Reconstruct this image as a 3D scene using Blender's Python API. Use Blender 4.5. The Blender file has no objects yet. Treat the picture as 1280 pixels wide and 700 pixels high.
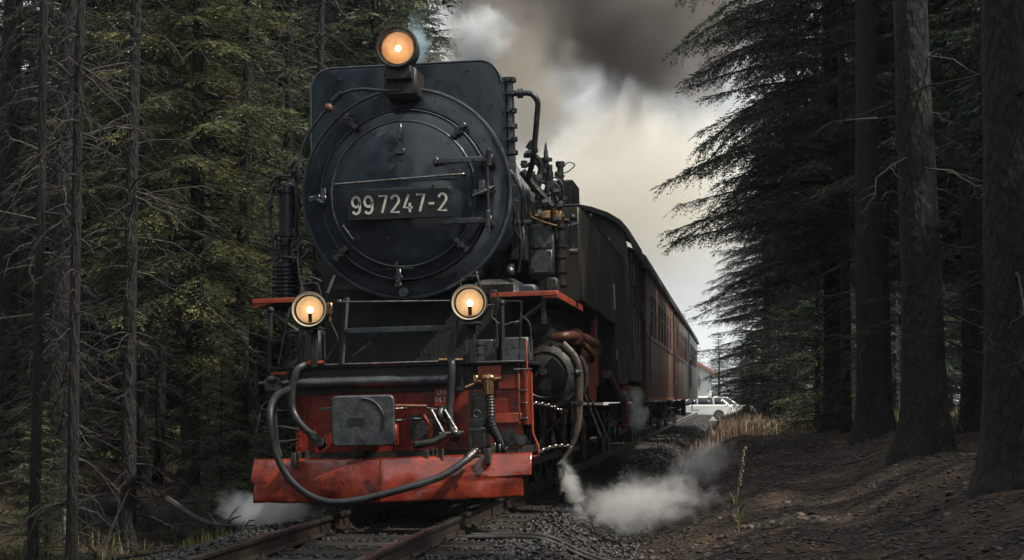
import bpy, math, random
import numpy as np
from mathutils import Vector, Matrix, Euler
random.seed(7)
S = bpy.context.scene
C = S.collection
PI = math.pi

# ---------------------------------------------------------------- camera, sky, sun, exposure
EYE = 0.96
YAW = math.radians(7.857); PITCH = math.radians(4.164)
cd = bpy.data.cameras.new('camera'); cam = bpy.data.objects.new('camera', cd); C.objects.link(cam)
cd.sensor_width = 36; cd.lens = 2000 / 1280 * 36; cd.clip_start = 0.1; cd.clip_end = 2000
cam.location = (0, 0, EYE); cam.rotation_euler = (PI / 2 + PITCH, 0, YAW)
S.camera = cam
SUN_EL = math.radians(50); SUN_AZ = math.radians(108)     # clockwise from +Y: high over the right-hand wood
W = bpy.data.worlds.new("World"); S.world = W; W.use_nodes = True
nt = W.node_tree; nt.nodes.clear()
def N(t, nd, **k):
    n = t.nodes.new(nd)
    for a, b in k.items(): setattr(n, a, b)
    return n
out = N(nt, 'ShaderNodeOutputWorld'); bg = N(nt, 'ShaderNodeBackground')
sky = N(nt, 'ShaderNodeTexSky', sky_type='NISHITA', sun_disc=False)
sky.sun_elevation = SUN_EL; sky.sun_rotation = SUN_AZ; sky.air_density = 1.5; sky.dust_density = 3
tc = N(nt, 'ShaderNodeTexCoord'); ns = N(nt, 'ShaderNodeTexNoise'); ns.inputs['Scale'].default_value = 2.2; ns.inputs['Detail'].default_value = 5
rp = N(nt, 'ShaderNodeValToRGB'); rp.color_ramp.elements[0].position = .3; rp.color_ramp.elements[0].color = (5.75, 6.05, 6.2, 1)
rp.color_ramp.elements[1].position = .7; rp.color_ramp.elements[1].color = (8.3, 8.65, 8.7, 1)
mx = N(nt, 'ShaderNodeMixRGB'); mx.inputs[0].default_value = .9          # nearly closed overcast of thin bright cloud
nt.links.new(tc.outputs['Generated'], ns.inputs['Vector']); nt.links.new(ns.outputs['Fac'], rp.inputs['Fac'])
nt.links.new(sky.outputs[0], mx.inputs[1]); nt.links.new(rp.outputs[0], mx.inputs[2])
nt.links.new(mx.outputs[0], bg.inputs['Color']); bg.inputs['Strength'].default_value = .15
nt.links.new(bg.outputs[0], out.inputs['Surface'])
sl = bpy.data.lights.new('sun', 'SUN'); sl.energy = 5.0; sl.angle = math.radians(1.2); sl.color = (1, .93, .8)
sun = bpy.data.objects.new('sun', sl); C.objects.link(sun)
sd = Vector((math.sin(SUN_AZ) * math.cos(SUN_EL), math.cos(SUN_AZ) * math.cos(SUN_EL), math.sin(SUN_EL)))
sun.rotation_euler = sd.to_track_quat('Z', 'Y').to_euler(); sun.location = sd * 60
S.view_settings.view_transform = 'Standard'; S.view_settings.look = 'None'; S.view_settings.gamma = 1
S.view_settings.exposure = 0; S.view_settings.use_curve_mapping = False
S.cycles.max_bounces = 5; S.cycles.diffuse_bounces = 2; S.cycles.glossy_bounces = 3; S.cycles.transmission_bounces = 4
S.cycles.volume_bounces = 8; S.cycles.transparent_max_bounces = 8; S.cycles.volume_step_rate = 2.0; S.cycles.volume_max_steps = 96
S.cycles.caustics_reflective = False; S.cycles.caustics_refractive = False; S.cycles.sample_clamp_indirect = 4

# ---------------------------------------------------------------- helpers
def link(o, parent=None):
    C.objects.link(o)
    if parent is not None: o.parent = parent
    return o
def tag(o, label, cat, group=None):
    o['label'] = label; o['category'] = cat
    if group: o['group'] = group
    return o
def empty(name, loc=(0, 0, 0), rz=0, label=None, cat=None, group=None, parent=None):
    o = bpy.data.objects.new(name, None); link(o, parent); o.location = loc; o.rotation_euler = (0, 0, rz); o.empty_display_size = .2
    if label: tag(o, label, cat, group)
    return o
def nparr(name, V, F, mat=None, smooth=False):
    """mesh from numpy arrays; F is (n,3) or (n,4)"""
    me = bpy.data.meshes.new(name); V = np.asarray(V, dtype=np.float32); F = np.asarray(F, dtype=np.int32)
    me.vertices.add(len(V)); me.vertices.foreach_set('co', V.ravel())
    k = F.shape[1]; me.loops.add(F.size); me.loops.foreach_set('vertex_index', F.ravel())
    me.polygons.add(len(F)); me.polygons.foreach_set('loop_start', np.arange(0, F.size, k, dtype=np.int32))
    me.polygons.foreach_set('loop_total', np.full(len(F), k, dtype=np.int32))
    if smooth: me.polygons.foreach_set('use_smooth', np.ones(len(F), dtype=bool))
    me.update(calc_edges=True)
    if mat: me.materials.append(mat)
    return me
def V3(*a): return Vector(a)
class MB:
    def __init__(s): s.v = []; s.f = []; s.sm = []
    def add(s, vs, fs, sm=False):
        b = len(s.v); s.v += [tuple(p) for p in vs]; s.f += [tuple(i + b for i in f) for f in fs]; s.sm += [sm] * len(fs); return s
    def box(s, x0, x1, y0, y1, z0, z1, c=0.0, M=None):
        """box with all edges chamfered by c"""
        cs = c
        if cs <= 0:
            vs = [(x, y, z) for x in (x0, x1) for y in (y0, y1) for z in (z0, z1)]
            fs = [(0, 1, 3, 2), (4, 6, 7, 5), (0, 4, 5, 1), (2, 3, 7, 6), (0, 2, 6, 4), (1, 5, 7, 3)]
        else:
            cs = min(cs, abs(x1 - x0) * .45, abs(y1 - y0) * .45, abs(z1 - z0) * .45)
            X = (x0, x1); Y = (y0, y1); Z = (z0, z1); sg = (1, -1); vs = []; idx = {}
            for i in (0, 1):
                for j in (0, 1):
                    for k in (0, 1):
                        for a in range(3):
                            p = [X[i] + sg[i] * cs, Y[j] + sg[j] * cs, Z[k] + sg[k] * cs]
                            p[a] = (X[i], Y[j], Z[k])[a]
                            idx[(i, j, k, a)] = len(vs); vs.append(tuple(p))
            fs = []
            for a in range(3):
                b, c_ = [(1, 2), (2, 0), (0, 1)][a]
                for e in (0, 1):
                    q = []
                    for (m, n) in ((0, 0), (1, 0), (1, 1), (0, 1)):
                        t = [0, 0, 0]; t[a] = e; t[b] = m; t[c_] = n; q.append(idx[(t[0], t[1], t[2], a)])
                    fs.append(tuple(q if e else q[::-1]))
            for a in range(3):
                b, c_ = [(1, 2), (2, 0), (0, 1)][a]
                for m in (0, 1):
                    for n in (0, 1):
                        t0 = [0, 0, 0]; t0[b] = m; t0[c_] = n; t1 = list(t0); t1[a] = 1
                        q = [idx[(*t0, b)], idx[(*t1, b)], idx[(*t1, c_)], idx[(*t0, c_)]]
                        fs.append(tuple(q if (m == n) else q[::-1]))
            for i in (0, 1):
                for j in (0, 1):
                    for k in (0, 1):
                        q = [idx[(i, j, k, a)] for a in range(3)]
                        fs.append(tuple(q if (i + j + k) % 2 else q[::-1]))
        if M: vs = [M @ Vector(p) for p in vs]
        return s.add(vs, fs)
    def tube(s, pts, r, n=8, cap=True, sm=True):
        pts = [Vector(p) for p in pts]; m = len(pts); rr = r if isinstance(r, (list, tuple)) else [r] * m
        vs = []; up = None
        for i in range(m):
            t = (pts[min(i + 1, m - 1)] - pts[max(i - 1, 0)]).normalized()
            if up is None:
                up = Vector((0, 0, 1)) if abs(t.z) < .9 else Vector((1, 0, 0))
            a = t.cross(up); a.normalize(); b = a.cross(t); b.normalize(); up = b
            for k in range(n):
                th = 2 * PI * k / n; vs.append(pts[i] + (a * math.cos(th) + b * math.sin(th)) * rr[i])
        fs = [(i * n + k, i * n + (k + 1) % n, (i + 1) * n + (k + 1) % n, (i + 1) * n + k) for i in range(m - 1) for k in range(n)]
        s.add(vs, fs, sm)
        if cap:
            s.add(vs[:n], [tuple(range(n))[::-1]]); s.add(vs[-n:], [tuple(range(n))])
        return s
    def lathe(s, prof, c=(0, 0, 0), ax='y', n=48, sm=True, a0=0, a1=2 * PI):
        full = abs(a1 - a0 - 2 * PI) < 1e-6; m = n if full else n + 1; vs = []
        for (r, h) in prof:
            for k in range(m):
                th = a0 + (a1 - a0) * k / n; u, w = r * math.cos(th), r * math.sin(th)
                p = {'y': (u, h, w), 'z': (u, w, h), 'x': (h, u, w)}[ax]
                vs.append((p[0] + c[0], p[1] + c[1], p[2] + c[2]))
        fs = []
        for i in range(len(prof) - 1):
            for k in range(n):
                k2 = (k + 1) % m; fs.append((i * m + k, i * m + k2, (i + 1) * m + k2, (i + 1) * m + k))
        return s.add(vs, fs, sm)
    def cyl(s, a, b, r, n=16, r2=None): return s.tube([a, b], [r, r if r2 is None else r2], n=n)
    def sph(s, c, r, n=10):
        rx, ry, rz = r if isinstance(r, (tuple, list)) else (r, r, r); vs = []; m = n
        for i in range(n + 1):
            ph = PI * i / n
            for k in range(m): th = 2 * PI * k / m; vs.append((c[0] + rx * math.sin(ph) * math.cos(th), c[1] + ry * math.sin(ph) * math.sin(th), c[2] + rz * math.cos(ph)))
        return s.add(vs, [(i * m + k, (i + 1) * m + k, (i + 1) * m + (k + 1) % m, i * m + (k + 1) % m) for i in range(n) for k in range(m)], True)
    def prism(s, pts, y0, y1, ax='y', sm=False):
        """polygon pts (a,b) extruded; ax y: (x,z) outline along y; ax x: (y,z) along x; ax z: (x,y) along z"""
        f = {'y': lambda a, b, h: (a, h, b), 'x': lambda a, b, h: (h, a, b), 'z': lambda a, b, h: (a, b, h)}[ax]
        n = len(pts); vs = [f(a, b, y0) for a, b in pts] + [f(a, b, y1) for a, b in pts]
        s.add(vs, [tuple(range(n)), tuple(range(2 * n - 1, n - 1, -1))])
        s.add(vs, [(i, n + i, n + (i + 1) % n, (i + 1) % n) for i in range(n)], sm); return s
    def build(s, name, mat, parent=None, loc=None, label=None, bevel=0, kind=None):
        me = bpy.data.meshes.new(name); me.from_pydata([tuple(p) for p in s.v], [], s.f)
        me.polygons.foreach_set('use_smooth', s.sm); me.materials.append(mat)
        import bmesh
        bm = bmesh.new(); bm.from_mesh(me); bmesh.ops.remove_doubles(bm, verts=bm.verts, dist=1e-5); bmesh.ops.recalc_face_normals(bm, faces=bm.faces); bm.to_mesh(me); bm.free()
        try: me.set_sharp_from_angle(angle=math.radians(38))
        except Exception: pass
        o = bpy.data.objects.new(name, me); link(o, parent)
        if loc: o.location = loc
        if label: o['label'] = label
        if kind: o['kind'] = kind
        if bevel:
            b = o.modifiers.new('bevel', 'BEVEL'); b.width = bevel; b.segments = 2; b.limit_method = 'ANGLE'
        return o
def copy_part(o, parent, loc=None, rot=None, scale=None):
    c = o.copy(); C.objects.link(c); c.parent = parent
    if loc is not None: c.location = loc
    if rot is not None: c.rotation_euler = rot
    if scale is not None: c.scale = scale
    for ch in list(o.children): copy_part(ch, c)
    return c
def copy_thing(o, loc=None, rz=None, scale=None, label=None):
    c = copy_part(o, None, loc, None if rz is None else (0, 0, rz), scale)
    if label: c['label'] = label
    return c
def spline(pts, n=6):
    """Catmull-Rom through pts"""
    P = [Vector(p) for p in pts]; P = [P[0] * 2 - P[1]] + P + [P[-1] * 2 - P[-2]]; o = []
    for i in range(1, len(P) - 2):
        for k in range(n):
            t = k / n; o.append(.5 * ((2 * P[i]) + (P[i + 1] - P[i - 1]) * t + (2 * P[i - 1] - 5 * P[i] + 4 * P[i + 1] - P[i + 2]) * t * t + (3 * P[i] - P[i - 1] - 3 * P[i + 1] + P[i + 2]) * t ** 3))
    o.append(P[-2]); return o
def fillet(pts, r=.05, n=5):
    """polyline with rounded corners, for pipework"""
    P = [Vector(p) for p in pts]; o = [P[0]]
    for i in range(1, len(P) - 1):
        a = (P[i - 1] - P[i]); b = (P[i + 1] - P[i]); q = min(r, a.length * .45, b.length * .45)
        A = P[i] + a.normalized() * q; B = P[i] + b.normalized() * q
        for k in range(n + 1): t = k / n; o.append(A * (1 - t) ** 2 + P[i] * 2 * t * (1 - t) + B * t * t)
    o.append(P[-1]); return o

# ---------------------------------------------------------------- materials
def mat(name, col, rough=.5, metal=0, var=.25, scale=6, bump=0, bscale=40, spec=.5, col2=None, rvar=.15, coat=0, detail=4, obj=True, stretch=None, rand=0, thr=(.35, .65), emit=None, bdist=.02, wear=None):
    m = bpy.data.materials.new(name); m.use_nodes = True; t = m.node_tree; b = t.nodes['Principled BSDF']
    b.inputs['Metallic'].default_value = metal; b.inputs['Specular IOR Level'].default_value = spec
    if coat: b.inputs['Coat Weight'].default_value = coat; b.inputs['Coat Roughness'].default_value = .08
    tc = N(t, 'ShaderNodeTexCoord'); mp = N(t, 'ShaderNodeMapping')
    t.links.new(tc.outputs['Object' if obj else 'Generated'], mp.inputs['Vector'])
    if stretch: mp.inputs['Scale'].default_value = stretch
    n = N(t, 'ShaderNodeTexNoise'); n.inputs['Scale'].default_value = scale; n.inputs['Detail'].default_value = detail; n.inputs['Roughness'].default_value = .65
    t.links.new(mp.outputs[0], n.inputs['Vector'])
    r = N(t, 'ShaderNodeValToRGB'); c2 = col2 or tuple(c * (1 + var) for c in col); c1 = tuple(c * (1 - var) for c in col) if not col2 else col
    r.color_ramp.elements[0].position = thr[0]; r.color_ramp.elements[1].position = thr[1]
    r.color_ramp.elements[0].color = (*c1, 1); r.color_ramp.elements[1].color = (*c2, 1)
    t.links.new(n.outputs['Fac'], r.inputs['Fac'])
    last = r.outputs[0]
    if rand:
        oi = N(t, 'ShaderNodeObjectInfo'); mr = N(t, 'ShaderNodeMapRange'); mr.inputs['To Min'].default_value = 1 - rand; mr.inputs['To Max'].default_value = 1 + rand
        t.links.new(oi.outputs['Random'], mr.inputs['Value']); hs = N(t, 'ShaderNodeHueSaturation'); t.links.new(mr.outputs[0], hs.inputs['Value']); t.links.new(last, hs.inputs['Color']); last = hs.outputs[0]
    if wear:                                  # chips, grime and rust with shapes of their own
        n4 = N(t, 'ShaderNodeTexNoise'); n4.inputs['Scale'].default_value = wear[1]; n4.inputs['Detail'].default_value = 8; n4.inputs['Roughness'].default_value = .75; t.links.new(mp.outputs[0], n4.inputs['Vector'])
        r4 = N(t, 'ShaderNodeMapRange'); r4.inputs['From Min'].default_value = wear[2]; r4.inputs['From Max'].default_value = wear[2] + .06; r4.inputs['To Max'].default_value = .85; t.links.new(n4.outputs['Fac'], r4.inputs['Value'])
        mw = N(t, 'ShaderNodeMixRGB'); mw.inputs[2].default_value = (*wear[0], 1); t.links.new(r4.outputs[0], mw.inputs[0]); t.links.new(last, mw.inputs[1]); last = mw.outputs[0]
    t.links.new(last, b.inputs['Base Color'])
    mr = N(t, 'ShaderNodeMapRange'); mr.inputs['From Min'].default_value = .3; mr.inputs['From Max'].default_value = .7
    mr.inputs['To Min'].default_value = max(.03, rough - rvar); mr.inputs['To Max'].default_value = min(1, rough + rvar)
    n2 = N(t, 'ShaderNodeTexNoise'); n2.inputs['Scale'].default_value = scale * 2.7; n2.inputs['Detail'].default_value = 5; t.links.new(mp.outputs[0], n2.inputs['Vector'])
    t.links.new(n2.outputs['Fac'], mr.inputs['Value']); t.links.new(mr.outputs[0], b.inputs['Roughness'])
    if bump:
        n3 = N(t, 'ShaderNodeTexNoise'); n3.inputs['Scale'].default_value = bscale; n3.inputs['Detail'].default_value = 5; t.links.new(mp.outputs[0], n3.inputs['Vector'])
        bp = N(t, 'ShaderNodeBump'); bp.inputs['Strength'].default_value = bump; bp.inputs['Distance'].default_value = bdist
        t.links.new(n3.outputs['Fac'], bp.inputs['Height']); t.links.new(bp.outputs[0], b.inputs['Normal'])
    if emit:
        b.inputs['Emission Color'].default_value = (*emit[0], 1); b.inputs['Emission Strength'].default_value = emit[1]
    return m
M = {}
M['black'] = mat('sooty black paint', (.012, .015, .019), .34, 0, scale=3.5, col2=(.030, .036, .044), bump=.12, bscale=9, rvar=.16)
M['blackb'] = mat('smokebox black', (.010, .016, .024), .18, 0, scale=2.6, col2=(.030, .042, .056), bump=.16, bscale=4, rvar=.18, detail=8)
M['platebg'] = mat('number plate black', (.005, .006, .008), .45, 0, scale=8, col2=(.012, .013, .015))
M['dull'] = mat('matt greasy black', (.010, .010, .011), .6, 0, scale=8, col2=(.03, .028, .026), bump=.3, bscale=30)
M['tank'] = mat('weathered tank black', (.016, .014, .013), .36, 0, scale=2.0, col2=(.055, .046, .038), bump=.12, bscale=7, stretch=(1, 1.2, .18), rvar=.12, detail=7)
M['red'] = mat('loco red paint', (.30, .030, .012), .36, 0, scale=5, col2=(.10, .012, .009), bump=.15, bscale=20, wear=((.022, .014, .012), 11, .56))
M['plow'] = mat('plough red paint', (.27, .036, .014), .20, 0, scale=7, col2=(.085, .013, .010), bump=.35, bscale=14, coat=.5, wear=((.035, .018, .014), 9, .60), rvar=.12, detail=7)
M['orange'] = mat('orange red edge paint', (.42, .072, .028), .4, 0, scale=12, col2=(.22, .04, .02), wear=((.03, .018, .014), 22, .58))
M['steel'] = mat('worn bright steel', (.30, .285, .27), .34, 1, scale=14, col2=(.11, .09, .08), bump=.1)
M['dsteel'] = mat('dark bare steel', (.12, .125, .13), .38, .8, scale=12, col2=(.04, .042, .045), bump=.15)
M['bluegrey'] = mat('blue grey painted steel', (.07, .085, .10), .38, .2, scale=9, col2=(.035, .042, .052), bump=.15)
M['plate'] = mat('scuffed coupler steel', (.05, .056, .064), .38, .5, scale=7, col2=(.13, .14, .15), bump=.35, bscale=16, detail=8)
M['rubber'] = mat('rubber hose', (.016, .017, .019), .42, 0, scale=10, col2=(.035, .036, .04), bump=.1)
M['brass'] = mat('worn brass', (.50, .30, .14), .3, .9, scale=15, col2=(.25, .16, .09))
M['rust'] = mat('rusty pipe', (.20, .075, .04), .6, .2, scale=9, col2=(.09, .035, .022), bump=.3)
M['tan'] = mat('dusty drain pipe', (.10, .083, .062), .5, .3, scale=9, col2=(.04, .032, .025), bump=.3)
M['cream'] = mat('lamp reflector enamel', (.75, .68, .55), .3, 0, var=.05)
M['rim'] = mat('cream lamp rim', (.62, .55, .43), .35, 0, var=.1)
M['white'] = mat('white lettering paint', (.70, .68, .62), .55, 0, scale=30, col2=(.42, .41, .38))
M['rail'] = mat('rail steel rusty web', (.04, .028, .022), .55, .3, scale=12, col2=(.03, .022, .018), bump=.3)
M['railtop'] = mat('rail polished head', (.34, .34, .35), .24, .95, scale=20, col2=(.20, .19, .185), stretch=(1, .1, 1))
M['sleeper'] = mat('oily timber sleeper', (.040, .030, .023), .75, 0, scale=8, col2=(.018, .015, .013), bump=.7, bscale=30, stretch=(.3, 3, 3), rand=.25)
M['stone'] = mat('dark ballast stone', (.016, .015, .015), .5, 0, scale=14, col2=(.060, .052, .047), bump=.3, bscale=50, thr=(.4, .72))
M['chip'] = mat('brown gravel chip', (.040, .027, .019), .65, 0, scale=2, col2=(.17, .125, .09), bump=.3, bscale=50, thr=(.4, .7))
M['rock'] = mat('mossy boulder', (.040, .038, .035), .9, 0, scale=2.5, col2=(.016, .020, .010), bump=.8, bscale=9)
M['bark'] = mat('spruce bark', (.019, .0165, .015), .9, 0, scale=18, col2=(.007, .0065, .006), bump=1.0, bscale=24, stretch=(1, 1, .42), rand=.3, detail=9, bdist=.06)
M['deadwood'] = mat('grey dead twigs', (.070, .062, .054), .85, 0, scale=12, col2=(.028, .024, .021), rand=.3)
M['coach'] = mat('varnished red coach side', (.17, .095, .070), .34, 0, scale=12, col2=(.060, .026, .020), bump=.02, bscale=12, stretch=(1, 1, .06), rvar=.12, detail=4, spec=.5)
M['coachend'] = mat('coach end red', (.12, .016, .012), .4, 0, scale=5, col2=(.07, .011, .010))
M['roof'] = mat('coach roof grey', (.05, .05, .052), .6, 0, scale=5, col2=(.03, .03, .03))
M['glass'] = mat('dark window glass', (.012, .014, .016), .06, 0, var=.1, rvar=.03, spec=.8)
M['wallw'] = mat('white render', (.68, .68, .66), .8, 0, var=.06)
M['tiles'] = mat('terracotta roof', (.38, .14, .08), .7, 0, scale=8, col2=(.26, .10, .06))
M['carw'] = mat('white car paint', (.74, .75, .76), .22, 0, var=.03, coat=.8)
M['cars'] = mat('silver car paint', (.38, .42, .46), .28, .5, var=.05, coat=.8)
M['tyre'] = mat('tyre rubber', (.02, .02, .02), .7, 0)
M['hose_red'] = mat('red brown pipe', (.15, .050, .032), .42, 0, scale=10, col2=(.07, .028, .02), bump=.15)
M['sign'] = mat('orange marker', (.75, .30, .05), .5, 0, var=.08)
def foliage(name, c1, c2, c3, trans=.18):
    m = bpy.data.materials.new(name); m.use_nodes = True; t = m.node_tree; t.nodes.clear()
    o = N(t, 'ShaderNodeOutputMaterial'); tc = N(t, 'ShaderNodeTexCoord')
    n = N(t, 'ShaderNodeTexNoise'); n.inputs['Scale'].default_value = 1.6; n.inputs['Detail'].default_value = 4; t.links.new(tc.outputs['Object'], n.inputs['Vector'])
    r = N(t, 'ShaderNodeValToRGB'); e = r.color_ramp; e.elements[0].position = .35; e.elements[0].color = (*c1, 1); e.elements[1].position = .68; e.elements[1].color = (*c3, 1)
    k = e.elements.new(.52); k.color = (*c2, 1)
    t.links.new(n.outputs['Fac'], r.inputs['Fac'])
    g = N(t, 'ShaderNodeNewGeometry'); mr = N(t, 'ShaderNodeMapRange'); mr.inputs['To Min'].default_value = .6; mr.inputs['To Max'].default_value = 1.5
    t.links.new(g.outputs['Random Per Island'], mr.inputs['Value'])
    oi = N(t, 'ShaderNodeObjectInfo'); m2 = N(t, 'ShaderNodeMapRange'); m2.inputs['To Min'].default_value = .8; m2.inputs['To Max'].default_value = 1.2; t.links.new(oi.outputs['Random'], m2.inputs['Value'])
    mm = N(t, 'ShaderNodeMath', operation='MULTIPLY'); t.links.new(mr.outputs[0], mm.inputs[0]); t.links.new(m2.outputs[0], mm.inputs[1])
    hs = N(t, 'ShaderNodeHueSaturation'); t.links.new(r.outputs[0], hs.inputs['Color']); t.links.new(mm.outputs[0], hs.inputs['Value'])
    p = N(t, 'ShaderNodeBsdfPrincipled'); p.inputs['Roughness'].default_value = .55; p.inputs['Specular IOR Level'].default_value = .35
    t.links.new(hs.outputs[0], p.inputs['Base Color'])
    tr = N(t, 'ShaderNodeBsdfTranslucent'); t.links.new(hs.outputs[0], tr.inputs['Color'])
    ms = N(t, 'ShaderNodeMixShader'); ms.inputs[0].default_value = trans; t.links.new(p.outputs[0], ms.inputs[1]); t.links.new(tr.outputs[0], ms.inputs[2]); t.links.new(ms.outputs[0], o.inputs['Surface'])
    return m
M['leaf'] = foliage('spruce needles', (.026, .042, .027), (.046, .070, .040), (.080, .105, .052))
M['leafy'] = foliage('spruce needles sunlit yellow tips', (.042, .056, .030), (.10, .112, .052), (.22, .205, .085))  # sunlit brightness of the left boughs put into the needle colour
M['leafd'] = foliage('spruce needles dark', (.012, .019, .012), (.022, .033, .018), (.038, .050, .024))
M['grass'] = foliage('grass blades', (.05, .06, .02), (.09, .085, .03), (.16, .12, .06))
M['grassdry'] = foliage('dry grass blades', (.24, .165, .12), (.34, .25, .18), (.42, .34, .24))

# ---------------------------------------------------------------- terrain and track bed
TX = -2.72                                   # track centre line
rng = np.random.default_rng(5)
def sm(a, b, x):
    t = np.clip((x - a) / (b - a), 0, 1); return t * t * (3 - 2 * t)
_ph = rng.uniform(0, 6.28, (24, 2)); _fr = np.concatenate([rng.uniform(.15, .6, 8), rng.uniform(.8, 2.2, 8), rng.uniform(3, 7, 8)]); _an = rng.uniform(0, 6.28, 24)
def bumps(x, y, k):
    o = 0
    for i in range(8 * k, 8 * k + 8):
        o = o + np.sin((x * math.cos(_an[i]) + y * math.sin(_an[i])) * _fr[i] + _ph[i, 0])
    return o / 4
def gh(x, y):
    x = np.asarray(x, dtype=float); y = np.asarray(y, dtype=float); d = x - TX
    bed = -.155
    near = .50 * sm(1.7, 3.2, d) + .35 * sm(3.3, 4.5, d); farr = .58 * sm(1.6, 2.9, d) + .12 * sm(3, 5, d); wy = sm(17, 30, y)
    right = -.16 - .20 * sm(1.25, 1.7, d) + near * (1 - wy) + farr * wy + .03 * np.clip(d - 5, 0, 60)
    fade = sm(62, 95, y)
    right = right * (1 - fade) + fade * (-.50)
    left = -.16 - .28 * sm(1.2, 1.9, -d) + .35 * sm(2.6, 5.5, -d) + .085 * np.clip(-d - 4.5, 0, 12) + .16 * np.clip(-d - 15, 0, 200)
    h = np.where(d > 0, right, left)
    h = np.where(np.abs(d) < 1.2, bed, h)
    off = sm(1.5, 2.6, np.abs(d)) * (1 - .7 * fade)
    h = h + off * (bumps(x, y, 0) * .06 + bumps(x, y, 1) * .045 + bumps(x, y, 2) * .024 + bumps(x * 2.6, y * 2.6, 2) * .012) + off * np.where(d < -3, bumps(x, y, 1) * .10, 0) * sm(3, 5, np.abs(d))
    h = h + sm(1.0, 1.3, np.abs(d)) * bumps(x * 1.7, y * 1.7, 2) * .008
    # a hollow with a raised rim beside the right-hand trees
    r = np.hypot((x - 2.62), (y - 16.2) / 1.8); h = h - .42 * np.exp(-(r / .55) ** 2) + .10 * np.exp(-((r - 1.0) / .25) ** 2)
    return h
def axis(lo, hi, c, h0, g):
    a = [c]; s = h0
    while a[-1] < hi: a.append(a[-1] + s); s *= g
    b = [c]; s = h0
    while b[-1] > lo: b.append(b[-1] - s); s *= g
    return np.array(sorted(set(b[1:] + a)))
gx = axis(-300, 300, -1.0, .05, 1.022); gy = axis(-40, 500, 11, .05, 1.014)
GX, GY = np.meshgrid(gx, gy); GZ = gh(GX, GY)
nx, ny = len(gx), len(gy); ii = (np.arange(ny - 1)[:, None] * nx + np.arange(nx - 1)[None, :]).ravel()
gm = bpy.data.materials.new('forest floor'); gm.use_nodes = True; t = gm.node_tree; b = t.nodes['Principled BSDF']
tc = N(t, 'ShaderNodeTexCoord')
def noise(t, tc, sc, det=6, rough=.65, dist=0):
    n = N(t, 'ShaderNodeTexNoise'); n.inputs['Scale'].default_value = sc; n.inputs['Detail'].default_value = det; n.inputs['Roughness'].default_value = rough; n.inputs['Distortion'].default_value = dist
    t.links.new(tc, n.inputs['Vector']); return n.outputs['Fac']
def ramp(t, f, *st):
    r = N(t, 'ShaderNodeValToRGB'); e = r.color_ramp
    e.elements[0].position, e.elements[0].color = st[0][0], (*st[0][1], 1); e.elements[1].position, e.elements[1].color = st[-1][0], (*st[-1][1], 1)
    for s in st[1:-1]: k = e.elements.new(s[0]); k.color = (*s[1], 1)
    t.links.new(f, r.inputs['Fac']); return r.outputs[0]
P_ = tc.outputs['Object']
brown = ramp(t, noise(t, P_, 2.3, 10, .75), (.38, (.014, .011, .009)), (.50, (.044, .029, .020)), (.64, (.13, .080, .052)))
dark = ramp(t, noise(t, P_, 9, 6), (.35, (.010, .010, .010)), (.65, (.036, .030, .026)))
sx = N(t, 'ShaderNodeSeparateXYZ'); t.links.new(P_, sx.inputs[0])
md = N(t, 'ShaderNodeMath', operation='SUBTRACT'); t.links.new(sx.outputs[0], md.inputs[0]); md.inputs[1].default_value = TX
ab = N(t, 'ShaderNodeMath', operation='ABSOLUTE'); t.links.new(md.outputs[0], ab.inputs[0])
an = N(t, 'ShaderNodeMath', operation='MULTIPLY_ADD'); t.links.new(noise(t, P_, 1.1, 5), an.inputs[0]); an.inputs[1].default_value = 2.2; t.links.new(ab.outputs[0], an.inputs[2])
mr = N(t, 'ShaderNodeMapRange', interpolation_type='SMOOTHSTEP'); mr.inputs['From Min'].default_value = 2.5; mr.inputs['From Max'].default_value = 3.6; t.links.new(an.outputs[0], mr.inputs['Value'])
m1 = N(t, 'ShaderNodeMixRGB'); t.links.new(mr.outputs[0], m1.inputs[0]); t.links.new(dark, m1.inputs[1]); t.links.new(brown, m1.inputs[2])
sp = ramp(t, noise(t, P_, 38, 4, .7), (.52, (0, 0, 0)), (.66, (1, 1, 1)))
m2 = N(t, 'ShaderNodeMixRGB'); m2.inputs[2].default_value = (.13, .095, .065, 1); mq = N(t, 'ShaderNodeMath', operation='MULTIPLY'); mq.inputs[1].default_value = .5; t.links.new(sp, mq.inputs[0]); t.links.new(mq.outputs[0], m2.inputs[0]); t.links.new(m1.outputs[0], m2.inputs[1])
t.links.new(m2.outputs[0], b.inputs['Base Color']); b.inputs['Roughness'].default_value = .9; b.inputs['Specular IOR Level'].default_value = .25
bp = N(t, 'ShaderNodeBump'); bp.inputs['Strength'].default_value = .9; bp.inputs['Distance'].default_value = .03
ma = N(t, 'ShaderNodeMath', operation='ADD'); t.links.new(noise(t, P_, 14, 8, .75), ma.inputs[0]); t.links.new(noise(t, P_, 60, 4), ma.inputs[1]); t.links.new(ma.outputs[0], bp.inputs['Height']); t.links.new(bp.outputs[0], b.inputs['Normal'])
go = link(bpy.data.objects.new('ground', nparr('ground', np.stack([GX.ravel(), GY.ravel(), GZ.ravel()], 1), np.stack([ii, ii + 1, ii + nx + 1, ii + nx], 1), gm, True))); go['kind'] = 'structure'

# far road and parking area
rd = MB(); rd.add([(-30, 97, -.488), (12, 97, -.488), (12, 116, -.488), (-30, 116, -.488)], [(0, 1, 2, 3)])
ro = rd.build('road', mat('pale dusty asphalt', (.30, .29, .27), .85, var=.1, scale=2)); ro['kind'] = 'structure'

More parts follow.
